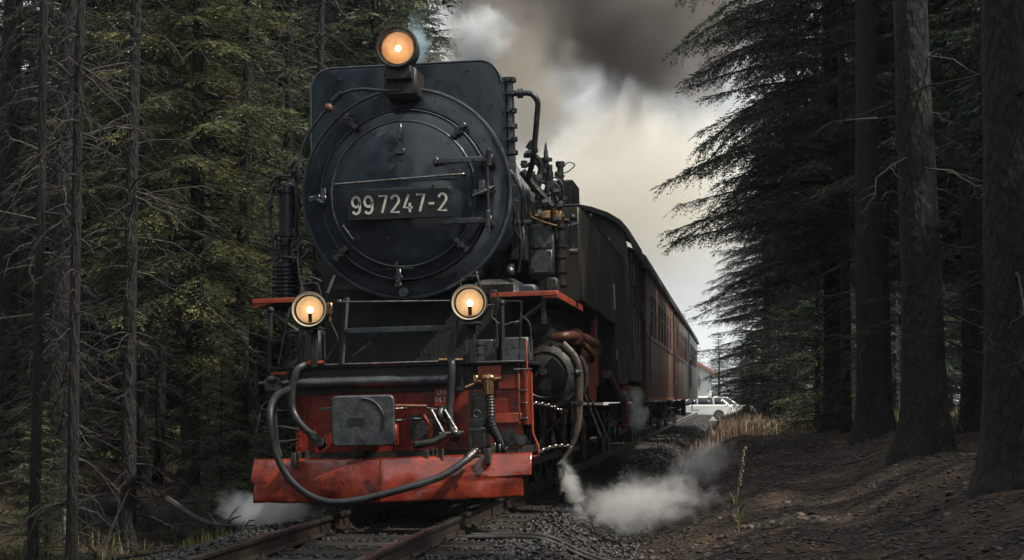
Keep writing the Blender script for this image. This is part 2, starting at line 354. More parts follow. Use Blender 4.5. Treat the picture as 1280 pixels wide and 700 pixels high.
# ---------------------------------------------------------------- railway track
trk = empty('railway_track', (TX, 0, 0)); trk['kind'] = 'structure'
G2 = .515
def rail_profile():
    return [(-.055, -.130), (.055, -.130), (.055, -.122), (.010, -.108), (.007, -.040), (.028, -.028), (.029, -.006), (.022, 0), (-.022, 0), (-.029, -.006), (-.028, -.028), (-.007, -.040), (-.010, -.108), (-.055, -.122)]
for s_ in (-1, 1):
    b_ = MB(); b_.prism([(s_ * G2 + a, z) for a, z in rail_profile()], -20, 140)
    ra = b_.build('rail', M['rail'], trk)
    b_ = MB(); b_.box(s_ * G2 - .021, s_ * G2 + .021, -20, 140, -.002, .0015); b_.build('running_surface', M['railtop'], ra)
sb = MB(); sb.box(-.9, .9, -.11, .11, -.145, 0, .012)
base_sl = None; fast0 = None
fb = MB()
for s_ in (-1, 1):
    for k in (-1, 1):
        x0 = s_ * G2 + k * .075; fb.box(x0 - .03, x0 + .03, -.05, .05, 0, .018, .004); fb.cyl((x0, 0, .01), (x0, 0, .05), .013, 6); fb.box(x0 - .018, x0 + .018, -.018, .018, .018, .03, .003)
    fb.box(s_ * G2 - .12, s_ * G2 + .12, -.075, .075, -.002, .006)
y = 5.0; k = 0
while y < 60:
    if base_sl is None:
        base_sl = sb.build('sleeper', M['sleeper'], trk, (0, y, -.134)); fast0 = fb.build('rail_fastening', M['rail'], base_sl)
    else:
        c = copy_part(base_sl, trk, (random.uniform(-.02, .02), y + random.uniform(-.02, .02), -.134 + random.uniform(-.004, .002)), (0, 0, random.uniform(-.012, .012)))
    y += .62; k += 1

# ---------------------------------------------------------------- scattered stones, chips, litter (nobody could count these)
def stone_templates(n, flat=1):
    o = []
    for i in range(n):
        th = np.linspace(0, 2 * PI, 5, endpoint=False)
        v = np.concatenate([[[0, 0, .8]], np.stack([np.cos(th), np.sin(th), np.full(5, .35)], 1), np.stack([np.cos(th + .6), np.sin(th + .6), np.full(5, -.3)], 1), [[0, 0, -.7]]])
        v = v * rng.uniform(.65, 1.15, (12, 1)) + rng.uniform(-.12, .12, (12, 3)); v[:, 2] *= flat; v[:, 0] *= rng.uniform(.8, 1.3); o.append(v)
    f = []
    for k in range(5):
        k2 = (k + 1) % 5; f += [(0, 1 + k, 1 + k2), (1 + k, 6 + k, 1 + k2), (6 + k, 6 + k2, 1 + k2), (11, 6 + k2, 6 + k)]
    return np.array(o), np.array(f)
def scatter(name, P, size, T, F, mat_, label, cat, tilt=.5, zoff=.2):
    n = len(P); V = T[rng.integers(0, len(T), n)] * size[:, None, None]
    a = rng.uniform(0, 2 * PI, n); tx = rng.normal(0, tilt, n)
    ca, sa, ct, st = np.cos(a), np.sin(a), np.cos(tx), np.sin(tx)
    y_ = V[..., 1] * ct[:, None] - V[..., 2] * st[:, None]; z_ = V[..., 1] * st[:, None] + V[..., 2] * ct[:, None]; x_ = V[..., 0]
    W_ = np.stack([x_ * ca[:, None] - y_ * sa[:, None], x_ * sa[:, None] + y_ * ca[:, None], z_], -1) + P[:, None, :]; W_[..., 2] += (size * zoff)[:, None]
    k = T.shape[1]; FF = (F[None] + (np.arange(n) * k)[:, None, None]).reshape(-1, F.shape[1])
    o = link(bpy.data.objects.new(name, nparr(name, W_.reshape(-1, 3), FF, mat_))); o['kind'] = 'stuff'; tag(o, label, cat); return o
ST, SF = stone_templates(14, .75); FT, FF_ = stone_templates(10, .35)
def pts(n, x0, x1, y0, y1, pw=1.0):
    x = rng.uniform(x0, x1, n); y = y0 + (y1 - y0) * rng.random(n) ** pw; return x, y
x1_, y1_ = pts(24000, TX - 1.75, TX + 1.9, 7, 24, 1.15); x2_, y2_ = pts(9000, TX - 1.5, TX + 2.0, 24, 70, 1.4)
x = np.concatenate([x1_, x2_]); y = np.concatenate([y1_, y2_]); d = np.abs(np.abs(x - TX) - G2)
keep = d > .045; slp = (np.abs(x - TX) < .92) & (np.abs(((y - 5.0 + .31) % .62) - .31) < .12); keep &= ~(slp & (rng.random(len(x)) < .93))
x = x[keep]; y = y[keep]; inn = np.abs(x - TX) < .95; sz = rng.uniform(.012, .040, len(x)) * np.where(y > 24, 1.4, 1) * np.where(inn, .66, .85)
z = gh(x, y); scatter('ballast', np.stack([x, y, z + .002 + rng.uniform(0, .014, len(x)) * (~inn)], 1), sz, ST, SF, M['stone'], 'dark angular ballast stones in and beside the track', 'ballast')
x, y = pts(34000, TX + 1.4, 3.5, 6.5, 30, 1.3); xb, yb = pts(3500, TX + 1.5, 4, 30, 75, 1.3); x = np.concatenate([x, xb]); y = np.concatenate([y, yb])
cl = bumps(x, y, 1) + rng.normal(0, .5, len(x)); kp = cl > -.5; x, y = x[kp], y[kp]
sz = np.clip(rng.lognormal(-4.75, .6, len(x)), .004, .034); scatter('gravel', np.stack([x, y, gh(x, y)], 1), sz, FT, FF_, M['chip'], 'brown gravel chips and flat stones on the dirt path', 'gravel', .25, .1)
x, y = pts(14000, TX + 1.4, 3.2, 7, 40, 1.3); sz = rng.uniform(.007, .026, len(x)); scatter('dark_gravel', np.stack([x, y, gh(x, y)], 1), sz, FT, FF_, M['stone'], 'dark coal like grit scattered over the brown dirt path', 'gravel', .3, .1)
x, y = pts(3200, TX + 1.6, 3.6, 6.5, 42, 1.2); k_ = bumps(x * .8, y * .8, 1) > .1; x, y = x[k_], y[k_]; scatter('path_stones', np.stack([x, y, gh(x, y)], 1), rng.uniform(.014, .045, len(x)), ST, SF, M['chip'], 'scattered pale brown stones lying loose on the dirt path', 'stones', .3, .12)
# needle and twig litter
LT = []
for i in range(10):
    w = rng.uniform(.03, .07); c_ = rng.uniform(-.3, .3); LT.append([[-1, 0, 0], [0, c_ * .4 - w, .04], [1, 0, 0], [0, c_ * .4 + w, .06]])
LT = np.array(LT); LF = np.array([(0, 1, 3), (1, 2, 3)])
x, y = pts(16000, TX + 1.6, 4.5, 6.5, 30, 1.2); xb, yb = pts(26000, -13, TX - 1.6, 7, 30, 1.2); x = np.concatenate([x, xb]); y = np.concatenate([y, yb])
sz = rng.uniform(.02, .09, len(x)); scatter('litter', np.stack([x, y, gh(x, y) + .006], 1), sz, LT, LF, M['deadwood'], 'dead needles and twig litter on the forest floor', 'litter', .15, .1)
# grass
def blades(name, x, y, h, mat_, label, lean=.35, w=.006):
    n = len(x); z = gh(x, y) - .01; a = rng.uniform(0, 2 * PI, n); l = rng.uniform(0, lean, n) * h; ax_ = np.cos(a); ay_ = np.sin(a); ww = w * rng.uniform(.6, 1.4, n)
    b0 = np.stack([x - ay_ * ww, y + ax_ * ww, z], 1); b1 = np.stack([x + ay_ * ww, y - ax_ * ww, z], 1)
    m0 = np.stack([x + ax_ * l * .35 - ay_ * ww * .8, y + ay_ * l * .35 + ax_ * ww * .8, z + h * .6], 1); m1 = np.stack([x + ax_ * l * .35 + ay_ * ww * .8, y + ay_ * l * .35 - ax_ * ww * .8, z + h * .6], 1)
    tp = np.stack([x + ax_ * l, y + ay_ * l, z + h * rng.uniform(.85, 1, n)], 1)
    V = np.stack([b0, b1, m0, m1, tp], 1).reshape(-1, 3); F = np.array([(0, 1, 3), (0, 3, 2), (2, 3, 4)]); FF = (F[None] + (np.arange(n) * 5)[:, None, None]).reshape(-1, 3)
    o = link(bpy.data.objects.new(name, nparr(name, V, FF, mat_))); o['kind'] = 'stuff'; tag(o, label, 'grass'); return o
def clumps(nc, per, x0, x1, y0, y1, sp):
    cx = rng.uniform(x0, x1, nc); cy = rng.uniform(y0, y1, nc); x = (cx[:, None] + rng.normal(0, sp, (nc, per))).ravel(); y = (cy[:, None] + rng.normal(0, sp, (nc, per))).ravel(); return x, y
x, y = clumps(90, 70, TX - 3.4, TX - 1.75, 9, 24, .09); blades('grass', x, y, rng.uniform(.06, .22, len(x)), M['grass'], 'green and straw coloured grass along the left side of the track')
x, y = clumps(60, 60, -6.2, -4.2, 8.6, 13, .10); blades('grass', x, y, rng.uniform(.05, .2, len(x)), M['grass'], 'dark grass tufts on the forest floor at lower left')
x, y = clumps(360, 80, -.6, 4.6, 29.5, 62, .30); blades('dry_grass', x, y, rng.uniform(.05, .40, len(x)) * rng.uniform(.4, 1, len(x)) * np.where(x < .6, 1.15, .8), M['grassdry'], 'pinkish dry grass in the sunlit clearing beyond the path', w=.012)
x, y = clumps(110, 80, 1.4, 4.6, 30, 40, .22); blades('grass', x, y, rng.uniform(.08, .34, len(x)), M['grass'], 'green grass at the foot of the far spruces', w=.014)

# brushwood: fallen dead twigs tangled over the left wood floor
P_l, R_l = [], []
for i in range(1500):
    x0 = rng.uniform(-11, -4.5); y0 = rng.uniform(9, 24); a = rng.uniform(0, 2 * PI); l = rng.uniform(.15, .9); el = abs(rng.normal(0, .35)); s_ = np.linspace(0, 1, 5)
    px = x0 + np.cos(a) * l * s_; py = y0 + np.sin(a) * l * s_; pz = gh(np.array([x0]), np.array([y0]))[0] + .02 + l * el * s_ - l * .35 * el * s_ ** 2
    P_l.append(np.stack([px, py, pz], 1) + rng.normal(0, .03, (5, 3)) * l * s_[:, None]); R_l.append(rng.uniform(.003, .011) * (1 - .7 * s_))
def _tubes(P, R, n=3):
    P = np.array(P); R = np.array(R); T = np.gradient(P, axis=1); T /= np.linalg.norm(T, axis=2, keepdims=True) + 1e-9; U = np.zeros_like(T); U[..., 2] = 1
    A = np.cross(T, U); A /= np.linalg.norm(A, axis=2, keepdims=True) + 1e-9; B = np.cross(A, T); th = np.arange(n) * 2 * PI / n; m, k, _ = P.shape
    V = P[:, :, None] + (A[:, :, None] * np.cos(th)[None, None, :, None] + B[:, :, None] * np.sin(th)[None, None, :, None]) * R[:, :, None, None]
    i = np.arange(k - 1)[:, None] * n + np.arange(n)[None]; j = np.arange(k - 1)[:, None] * n + (np.arange(n)[None] + 1) % n
    q = np.stack([i, j, j + n, i + n], -1).reshape(-1, 4); return V.reshape(-1, 3), (q[None] + (np.arange(m) * k * n)[:, None, None]).reshape(-1, 4)
for i in range(260):                         # and a few on the right-hand path
    x0 = rng.uniform(-.9, 3.6); y0 = 7.5 + 20 * rng.random() ** 1.3; a = rng.uniform(0, 2 * PI); l = rng.uniform(.08, .45); s_ = np.linspace(0, 1, 5)
    px = x0 + np.cos(a) * l * s_; py = y0 + np.sin(a) * l * s_; pz = gh(px, py) + .012
    P_l.append(np.stack([px, py, pz], 1) + rng.normal(0, .03, (5, 3)) * l * s_[:, None]); R_l.append(rng.uniform(.002, .007) * (1 - .6 * s_))
V_, F_ = _tubes(P_l, R_l); o = link(bpy.data.objects.new('brushwood', nparr('brushwood', V_, F_, M['deadwood']))); o['kind'] = 'stuff'; tag(o, 'dead fallen twigs, tangled on the left forest floor and strewn over the path', 'brushwood')

# ---------------------------------------------------------------- spruces
def tubes_np(paths, radii, n=3):
    """many thin tapered tubes -> V,F. paths (m,k,3), radii (m,k)"""
    P = np.asarray(paths); R = np.asarray(radii); m, k, _ = P.shape
    T = np.gradient(P, axis=1); T /= np.linalg.norm(T, axis=2, keepdims=True) + 1e-9
    up = np.zeros_like(T); up[..., 2] = 1; steep = np.abs(T[..., 2]) > .9; up[steep] = (1, 0, 0)
    A = np.cross(T, up); A /= np.linalg.norm(A, axis=2, keepdims=True) + 1e-9; B = np.cross(A, T)
    th = np.arange(n) * 2 * PI / n
    V = P[:, :, None] + (A[:, :, None] * np.cos(th)[None, None, :, None] + B[:, :, None] * np.sin(th)[None, None, :, None]) * R[:, :, None, None]
    i = np.arange(k - 1)[:, None] * n + np.arange(n)[None]; j = np.arange(k - 1)[:, None] * n + (np.arange(n)[None] + 1) % n
    q = np.stack([i, j, j + n, i + n], -1).reshape(-1, 4); F = (q[None] + (np.arange(m) * k * n)[:, None, None]).reshape(-1, 4)
    return V.reshape(-1, 3), F
def trunk_mesh(name, H, r, seed, flare=.5, nb=16, lean=0):
    g = np.random.default_rng(seed); zz = np.concatenate([[-.5, -.1, .0, .08, .2, .4, .7], np.arange(1.1, H * .5, .45), np.arange(H * .5, H, 1.2), [H]])
    nb = max(8, min(nb, int(r * 90))); th = np.arange(nb) * 2 * PI / nb; V = []
    root = 1 + .5 * np.cos(th * 4 + g.uniform(0, 6)) * .5
    for z in zz:
        rr = r * max(.06, (1 - max(z, 0) / H) ** .85); fl = flare * math.exp(-max(z, 0) / .22) * (1.3 if z < 0 else 1)
        R = rr * (1 + g.uniform(-.045, .045, nb)) * (1 + fl * root); ox = lean * z + .02 * math.sin(z * .8 + seed)
        V += [(ox + R[k] * math.cos(th[k]), R[k] * math.sin(th[k]) + .02 * math.cos(z * .7 + seed * 2), z) for k in range(nb)]
    F = [(i * nb + k, i * nb + (k + 1) % nb, (i + 1) * nb + (k + 1) % nb, (i + 1) * nb + k) for i in range(len(zz) - 1) for k in range(nb)]
    return nparr(name, V, F, M['bark'], True)
def dead_branches(name, z0, z1, r, per_m, lmax, seed, lean=0, H=15):
    g = np.random.default_rng(seed); n = int((z1 - z0) * per_m); P = []; R = []
    for i in range(n):
        z = g.uniform(z0, z1); a = g.uniform(0, 2 * PI); l = lmax * g.uniform(.25, 1) * (1 if g.random() < .5 else .55); up = g.uniform(-.25, .35); s = np.linspace(0, 1, 6)
        wob = g.normal(0, .05, (6, 3)) * l * s[:, None]; dr = g.uniform(.15, .6); aa = a + g.normal(0, .25) * s
        x = np.cos(aa) * s * l; y = np.sin(aa) * s * l; zz = z + l * (up * s - dr * s ** 2)
        p = np.stack([x + lean * z, y, zz], 1) + wob; P.append(p); r0 = .010 * (.5 + l * .6); R.append(r0 * (1 - .8 * s))
        for q in range(int(g.integers(2, 7))):
            t = g.uniform(.25, .95); b = p[0] * 0 + np.array([np.interp(t, s, p[:, k]) for k in range(3)]); ll = l * g.uniform(.12, .4); a2 = a + g.choice([-1, 1]) * g.uniform(.4, 1.1)
            P.append(b + np.stack([np.cos(a2) * s * ll, np.sin(a2) * s * ll, ll * (g.uniform(-.5, .2) * s - .25 * s ** 2)], 1) + g.normal(0, .04, (6, 3)) * ll * s[:, None]); R.append(r0 * .45 * (1 - .7 * s))
    V, F = tubes_np(P, R, 3); return nparr(name, V, F, M['deadwood'])
def crown_mesh(name, H, cb, Rm, seed, mt, gap=.26, twig=.10, spr=.036, sl=.085, sw=.017, full_to=8., lean=0, droop=.5):
    """sprays of needle bearing twigs on drooping boughs; coarser above full_to metres"""
    g = np.random.default_rng(seed); AX = []; AR = []; TP = []; TL = []; TD = []; Q = []
    z = cb
    while z < H - .15:
        tt = (z - cb) / (H - cb); q = 1.0 if z < full_to else 2.1
        Rl = Rm * ((1 - tt) ** .85) * min(1, .55 + tt * 4); nb = int(g.integers(5, 8)) if z < full_to else 5
        a0 = g.uniform(0, 6.28)
        for b in range(nb):
            a = a0 + b * 2 * PI / nb + g.normal(0, .2); l = Rl * g.uniform(.6, 1.12)
            if l < .1: continue
            ui = .30 * tt + g.uniform(-.05, .20); dd = droop * (1 - .6 * tt) * g.uniform(.7, 1.3); s = np.linspace(0, 1, 8)
            zz = z + g.uniform(-.1, .1) + l * (ui * s - dd * s ** 2 + .16 * dd * s ** 4); bend = g.normal(0, .15)
            ax_ = np.stack([np.cos(a + bend * s) * s * l + lean * z, np.sin(a + bend * s) * s * l, zz], 1); AX.append(ax_); AR.append((.006 + .011 * l) * (1 - .85 * s))
            nt = max(3, int(l / (twig * q))); st = np.linspace(.12 if l < 1 else .22, 1, nt) + g.normal(0, .01, nt); st = np.clip(st, .05, 1)
            base = np.stack([np.interp(st, s, ax_[:, k]) for k in range(3)], 1)
            for side in (-1, 1, 0):
                if side == 0: st_, bs = st[-2:], base[-2:]
                else: st_, bs = st, base
                an = a + bend * st_ + side * (g.uniform(.7, 1.15, len(st_)))
                ll = (.36 * l * (1 - st_ * .75) + .07) * g.uniform(.55, 1.15, len(st_)); ll = np.minimum(ll, .8)
                dz = g.uniform(-.62, -.05, len(st_)) * (1 - .5 * tt)
                D = np.stack([np.cos(an), np.sin(an), dz], 1); D /= np.linalg.norm(D, axis=1, keepdims=True)
                TP.append(bs); TD.append(D); TL.append(ll); Q.append(np.full(len(ll), q))
        z += gap * g.uniform(.75, 1.25) * (1 if z < full_to else 1.7)
    TP = np.concatenate(TP); TD = np.concatenate(TD); TL = np.concatenate(TL); Q = np.concatenate(Q)
    cnt = np.maximum(3, (TL / (spr * Q)).astype(int)); tot = int(cnt.sum()); idx = np.repeat(np.arange(len(TL)), cnt)
    pos = np.arange(tot) - np.repeat(np.cumsum(cnt) - cnt, cnt); u = (pos + g.random(tot) * .8) / cnt[idx]; q = Q[idx]
    L = TL[idx]; D = TD[idx]; base = TP[idx] + D * (u * L)[:, None]; base[:, 2] -= .28 * L * u ** 2
    side = np.cross(D, np.array([0, 0, 1.])); side /= np.linalg.norm(side, axis=1, keepdims=True) + 1e-9
    sg = np.where(pos % 2 == 0, 1., -1.); tip = u > .93
    SD = D * g.uniform(.45, 1.0, tot)[:, None] + side * (sg * g.uniform(.35, 1.0, tot) * (~tip))[:, None] + np.array([0, 0, 1.])[None] * g.uniform(-.45, .25, tot)[:, None]
    SD /= np.linalg.norm(SD, axis=1, keepdims=True); ln = sl * q * g.uniform(.6, 1.25, tot) * (1.1 - .45 * u)
    wv = np.cross(SD, g.normal(0, 1, (tot, 3)) * .55 + np.array([0, 0, 1.])); wv /= np.linalg.norm(wv, axis=1, keepdims=True) + 1e-9; w = sw * q * g.uniform(.7, 1.3, tot)
    mid = base + SD * (ln * .35)[:, None]
    V = np.stack([base, mid + wv * w[:, None] * .6, base + SD * ln[:, None], mid - wv * w[:, None] * .6], 1).reshape(-1, 3)
    F = np.array([[0, 1, 2, 3]])[None] + (np.arange(tot) * 4)[:, None, None]
    me = nparr(name, V, F.reshape(-1, 4), mt)
    Vb, Fb = tubes_np(AX, AR, 3); bm_ = nparr(name + '_boughs', Vb, Fb, M['bark'])
    return me, bm_, tot
def make_tree(name, H, r, seed, crown=None, dead=None, loc=(0, 0, 0), label='', group=None, lean=0, flare=.5, cat='tree'):
    root = empty(name, loc, 0, label, cat, group)
    link(bpy.data.objects.new('trunk', trunk_mesh('trunk', H, r, seed, flare, lean=lean)), root)
    if crown:
        me, bm_, n = crown_mesh('crown', H, seed=seed, lean=lean, **crown)
        o = link(bpy.data.objects.new('crown', me), root); o['kind'] = 'stuff'; o = link(bpy.data.objects.new('boughs', bm_), root); o['kind'] = 'stuff'
        TREE_STAT.append((name, n))
    if dead:
        o = link(bpy.data.objects.new('dead_branches', dead_branches('dead_branches', r=r, seed=seed + 3, lean=lean, H=H, **dead)), root); o['kind'] = 'stuff'
    return root
TREE_STAT = []
def ground_at(x, y): return float(gh(x, y))
def put(src, first, x, y, rz, sc, label, group=None, sz=None):
    sc3 = (sc, sc, sc if sz is None else sz)
    if first: src.location = (x, y, ground_at(x, y)); src.rotation_euler = (0, 0, rz); src.scale = sc3; o = src; o['label'] = label
    else: o = copy_thing(src, (x, y, ground_at(x, y)), rz, sc3, label)
    if group: o['group'] = group
    elif 'group' in o: del o['group']
    return o
# kinds
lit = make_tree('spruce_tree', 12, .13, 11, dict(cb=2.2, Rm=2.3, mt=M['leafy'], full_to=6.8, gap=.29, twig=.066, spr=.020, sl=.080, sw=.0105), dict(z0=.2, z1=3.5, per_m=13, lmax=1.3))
tall = make_tree('spruce_tree', 17, .20, 12, dict(cb=2.6, Rm=3.3, mt=M['leaf'], full_to=9, gap=.26, twig=.078, spr=.023, sl=.105, sw=.018, droop=.40), dict(z0=1.0, z1=4.2, per_m=9, lmax=1.9))
low = make_tree('spruce_tree', 13, .17, 13, dict(cb=.5, Rm=2.6, mt=M['leaf'], full_to=8, gap=.23, twig=.085, spr=.030, sl=.115, sw=.019, droop=.3), None)
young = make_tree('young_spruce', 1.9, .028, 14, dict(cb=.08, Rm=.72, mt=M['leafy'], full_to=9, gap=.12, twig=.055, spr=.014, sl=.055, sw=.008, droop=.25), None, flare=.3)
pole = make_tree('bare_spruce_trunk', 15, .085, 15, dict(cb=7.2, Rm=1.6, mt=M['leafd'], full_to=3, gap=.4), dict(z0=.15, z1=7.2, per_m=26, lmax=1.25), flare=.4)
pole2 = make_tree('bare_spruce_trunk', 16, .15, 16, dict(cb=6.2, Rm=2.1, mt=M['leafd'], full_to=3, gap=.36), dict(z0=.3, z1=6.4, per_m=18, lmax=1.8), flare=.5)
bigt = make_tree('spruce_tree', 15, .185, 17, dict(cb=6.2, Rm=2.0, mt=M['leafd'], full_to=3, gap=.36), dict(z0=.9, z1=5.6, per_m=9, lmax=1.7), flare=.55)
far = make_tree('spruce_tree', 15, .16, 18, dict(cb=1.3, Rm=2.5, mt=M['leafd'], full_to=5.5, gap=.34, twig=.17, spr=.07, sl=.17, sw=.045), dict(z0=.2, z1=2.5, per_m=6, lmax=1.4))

# left of the track
put(pole, True, -4.1, 9.6, .4, .42, 'thin dark bare trunk standing full height nearest the left edge of the picture', sz=1.0)
put(lit, True, -5.75, 16.6, .3, .86, 'yellow green lit spruce whose boughs hang left of the locomotive smokebox')
put(lit, False, -7.5, 21.5, 2.1, 1.12, 'larger yellow green spruce behind the front lit one, left of the locomotive')
put(lit, False, -5.35, 23.5, 4.4, 1.05, 'yellow green spruce whose crown shows just above the black box on the smokebox')
put(lit, False, -7.0, 18.2, 3.4, .9, 'shaded yellow green spruce at upper left behind the thin dark trunk', sz=1.3)
put(young, True, -4.88, 14.9, 0, .95, 'waist high young spruce with bright sprays left of the red buffer beam')
put(young, False, -4.62, 13.9, 1.9, .38, 'tiny young spruce low in the grass beside the left end of the plough')
put(young, False, -4.55, 15.6, 2.9, .62, 'knee high young spruce between the waist high one and the red plough')
lx = [(-5.45, 14.0, .85, 'dark bare trunk left of the young spruce, boulders at its foot'), (-5.5, 17.6, 1.05, 'grey lit bare trunk rising just behind the young spruce'), (-5.75, 20.2, .95, 'slim bare trunk seen between the young spruce and the left running board'),
      (-7.0, 19.0, .8, 'slender bare trunk between the nearest thin trunk and the dark one with boulders'), (-5.35, 11.8, .5, 'slender bare trunk at the far left edge of the picture'), (-5.15, 19.5, .75, 'slim bare trunk immediately left of the air pump')]
for i, (x, y, s, lb) in enumerate(lx): put(pole, False, x, y, i * 1.3, s, lb, sz=1.0)
put(pole2, True, -6.9, 15.8, 1, .9, 'stout bare trunk deeper in the left wood behind the slender ones', sz=1.0)
r_ = random.Random(3)
GL = 'bare trunks inside the dark left wood'; n = 0
for i in range(46):
    y = r_.uniform(13, 46); xl = -5.1 - (y - 13) * .12 - r_.random() * (5 + y * .22)
    if xl > -5.6 - (y - 13) * .1 and r_.random() < .6: xl -= 1.5
    if any(abs(xl - a) < .45 and abs(y - b_) < .8 for a, b_ in ((-5.75, 16.6), (-7.5, 21.5), (-5.35, 23.5), (-8, 16.6))): continue
    s = r_.uniform(.8, 1.25); put(pole if i % 3 else pole2, False, xl, y, r_.uniform(0, 6.28), s, 'bare spruce trunk with dead side branches inside the dark left wood', GL, sz=1.0)
for i in range(34):
    y = r_.uniform(20, 95); x = -7.2 - (y - 20) * .05 - r_.random() * (4 + y * .32)
    put((far, low, lit)[i % 3] if i else far, i == 0, x, y, r_.uniform(0, 6.28), r_.uniform(.85, 1.25), 'dark green spruce standing deep in the left forest', 'spruces deep in the left forest')
for i, (x, y) in enumerate(((-6.6, 27.5), (-7.6, 31), (-8.4, 34.5), (-9.2, 39), (-9.8, 44), (-10.6, 50), (-11.4, 57), (-12.5, 65), (-9.4, 29.5), (-10.8, 36))):
    put(low, False, x, y, i * 1.1, 1.3, 'dark green spruce standing deep in the left forest', 'spruces deep in the left forest')
for i in range(30):
    y = r_.uniform(9, 60); x = -12.5 - r_.random() * 16 - y * .12
    put(far, False, x, y, r_.uniform(0, 6.28), r_.uniform(.9, 1.3), 'dark green spruce standing deep in the left forest', 'spruces deep in the left forest')
# right of the track
put(bigt, True, 1.66, 9.9, .5, .93, 'widest dark trunk nearest the right edge of the picture', sz=1.0)
put(bigt, False, 1.60, 14.2, 2.4, 1.03, 'broad dark trunk with flared roots, second from the right edge', sz=1.0)
put(bigt, False, 1.69, 20.3, 4.0, .98, 'grey textured trunk left of the broad dark one with pale dead branches', sz=1.0)
put(pole2, False, 2.05, 22.8, .8, 1.05, 'rough barked lit trunk half hidden between the grey and the broad dark trunk', sz=1.0)
put(pole, False, 1.62, 23.6, 2.8, .95, 'thin dark trunk left of the grey textured one', sz=1.0)
put(pole2, False, 2.95, 20.5, 2.0, .95, 'medium trunk behind, right of the broad dark trunk', sz=1.0)
put(pole, False, 2.75, 17.2, 4.4, .8, 'slender trunk seen in the gap before the rightmost trunk', sz=1.0)
put(tall, True, 1.6, 25.5, 1.2, .95, 'large spruce whose drooping boughs overhang the track at upper right')
put(tall, False, 1.9, 30.5, 3.9, 1.0, 'second large spruce behind the overhanging one with longer low boughs', sz=1.5)
put(tall, False, 3.6, 22.5, 5.1, .9, 'dark spruce whose low boughs fill the space behind the grey textured trunk')
put(tall, False, 4.3, 24.6, 2.2, 1.0, 'dark spruce behind the overhanging one, filling the upper right')
put(tall, False, 4.4, 16.5, .3, .95, 'dark spruce between the two widest trunks, boughs at the top edge')
put(low, True, 2.2, 38.5, .7, .85, 'full skirted spruce reaching the ground right of the coaches')
put(low, False, 1.0, 48, 2.9, .86, 'farthest full skirted spruce beside the bright gap at the end of the track')
put(low, False, 4.3, 42, 4.2, .9, 'full skirted spruce behind and right of the first skirted one')
put(young, False, 1.62, 30.5, 4.0, 2.0, 'head high young spruce left of the grey textured trunk')
put(young, False, 1.15, 40.5, 5.0, 1.6, 'small bushy young spruce at the back of the dry grass')
for i in range(26):
    y = r_.uniform(14, 44); x = 2.9 + r_.random() * (1.0 + y * .20)
    if 26 < y < 41 and x > 4.2: continue
    put(pole if i % 2 else pole2, False, x, y, r_.uniform(0, 6.28), r_.uniform(.8, 1.2), 'bare spruce trunk with dead side branches inside the dark right wood', 'bare trunks inside the dark right wood', sz=1.0)
for i in range(42):
    y = r_.uniform(12, 80); x = 4.9 + r_.random() * (5 + y * .22)
    if 27 < y < 43 or (x < 15 and abs(y - 12.3 + (x - 5) * .325) < 2.8): continue
    put((far, tall, far, low)[i % 4], False, x, y, r_.uniform(0, 6.28), r_.uniform(.85, 1.25), 'dark green spruce standing deep in the right forest', 'spruces deep in the right forest')
for i, (x, y) in enumerate(((4.0, 13.5), (4.3, 11.4), (5.6, 12.6))): put(young, False, x, y, i * 2., 2.7, 'dark green spruce standing deep in the right forest', 'spruces deep in the right forest')  # out-of-view spruces added to keep sun off the broad trunk and ground
for i in range(64):                          # unseen crowns added either side of the camera to block skylight
    y = r_.uniform(-22, 9); s = -1 if i % 2 else 1; x = r_.uniform(3.0, 12) + (1.2 if y > 2 else 0) if s > 0 else -r_.uniform(7.6, 15)
    if s > 0 and abs(y - 12.3 + (x - 5) * .325) < 2.8: continue
    put(far, False, x, y, r_.uniform(0, 6.28), 1.1, 'unseen dark green spruce added to shade the %s forest' % ('left' if s < 0 else 'right'), 'spruces deep in the %s forest' % ('left' if s < 0 else 'right'))
for i in range(24):                          # wood closing the view beyond the cars
    x = -24 + i * 1.7 + r_.uniform(-1, 1); y = r_.uniform(128, 150)
    put(low, False, x, y, r_.uniform(0, 6.28), r_.uniform(1.0, 1.3), 'hazy blue green spruce in the far wood behind the house', 'spruces in the far wood behind the house', sz=r_.uniform(.5, .68))
for i, (x, y, s) in enumerate(((-5.6, 12.6, .5), (-6.4, 14.2, .7), (-7.2, 16.5, 1.1), (-5.9, 18.5, .9), (-5.2, 16.8, .5), (-8.2, 18.2, 1.2), (-4.9, 17.6, .7), (-6.9, 20.5, 1.3), (-6.0, 11.2, .4), (-7.6, 13.6, .8), (-9.4, 17.0, 1.2), (-8.6, 22, 1.5))):
    put(young, False, x, y, i * 1.7, s, 'shaded young spruce in the undergrowth of the left wood', 'young spruces in the left undergrowth')
for i, (x, y) in enumerate(((2.7, 51), (3.6, 47.5), (5.0, 49), (6.6, 47), (4.4, 54), (8.2, 48), (2.0, 56), (9.8, 47))):
    put(low if i % 3 else tall, False, x, y, i * 1.3, 1.05, 'dark green spruce standing deep in the right forest', 'spruces deep in the right forest')
put(young, False, .78, 46.5, 1.0, 1.7, 'young spruce right of the orange marker, overlapping the parked cars')
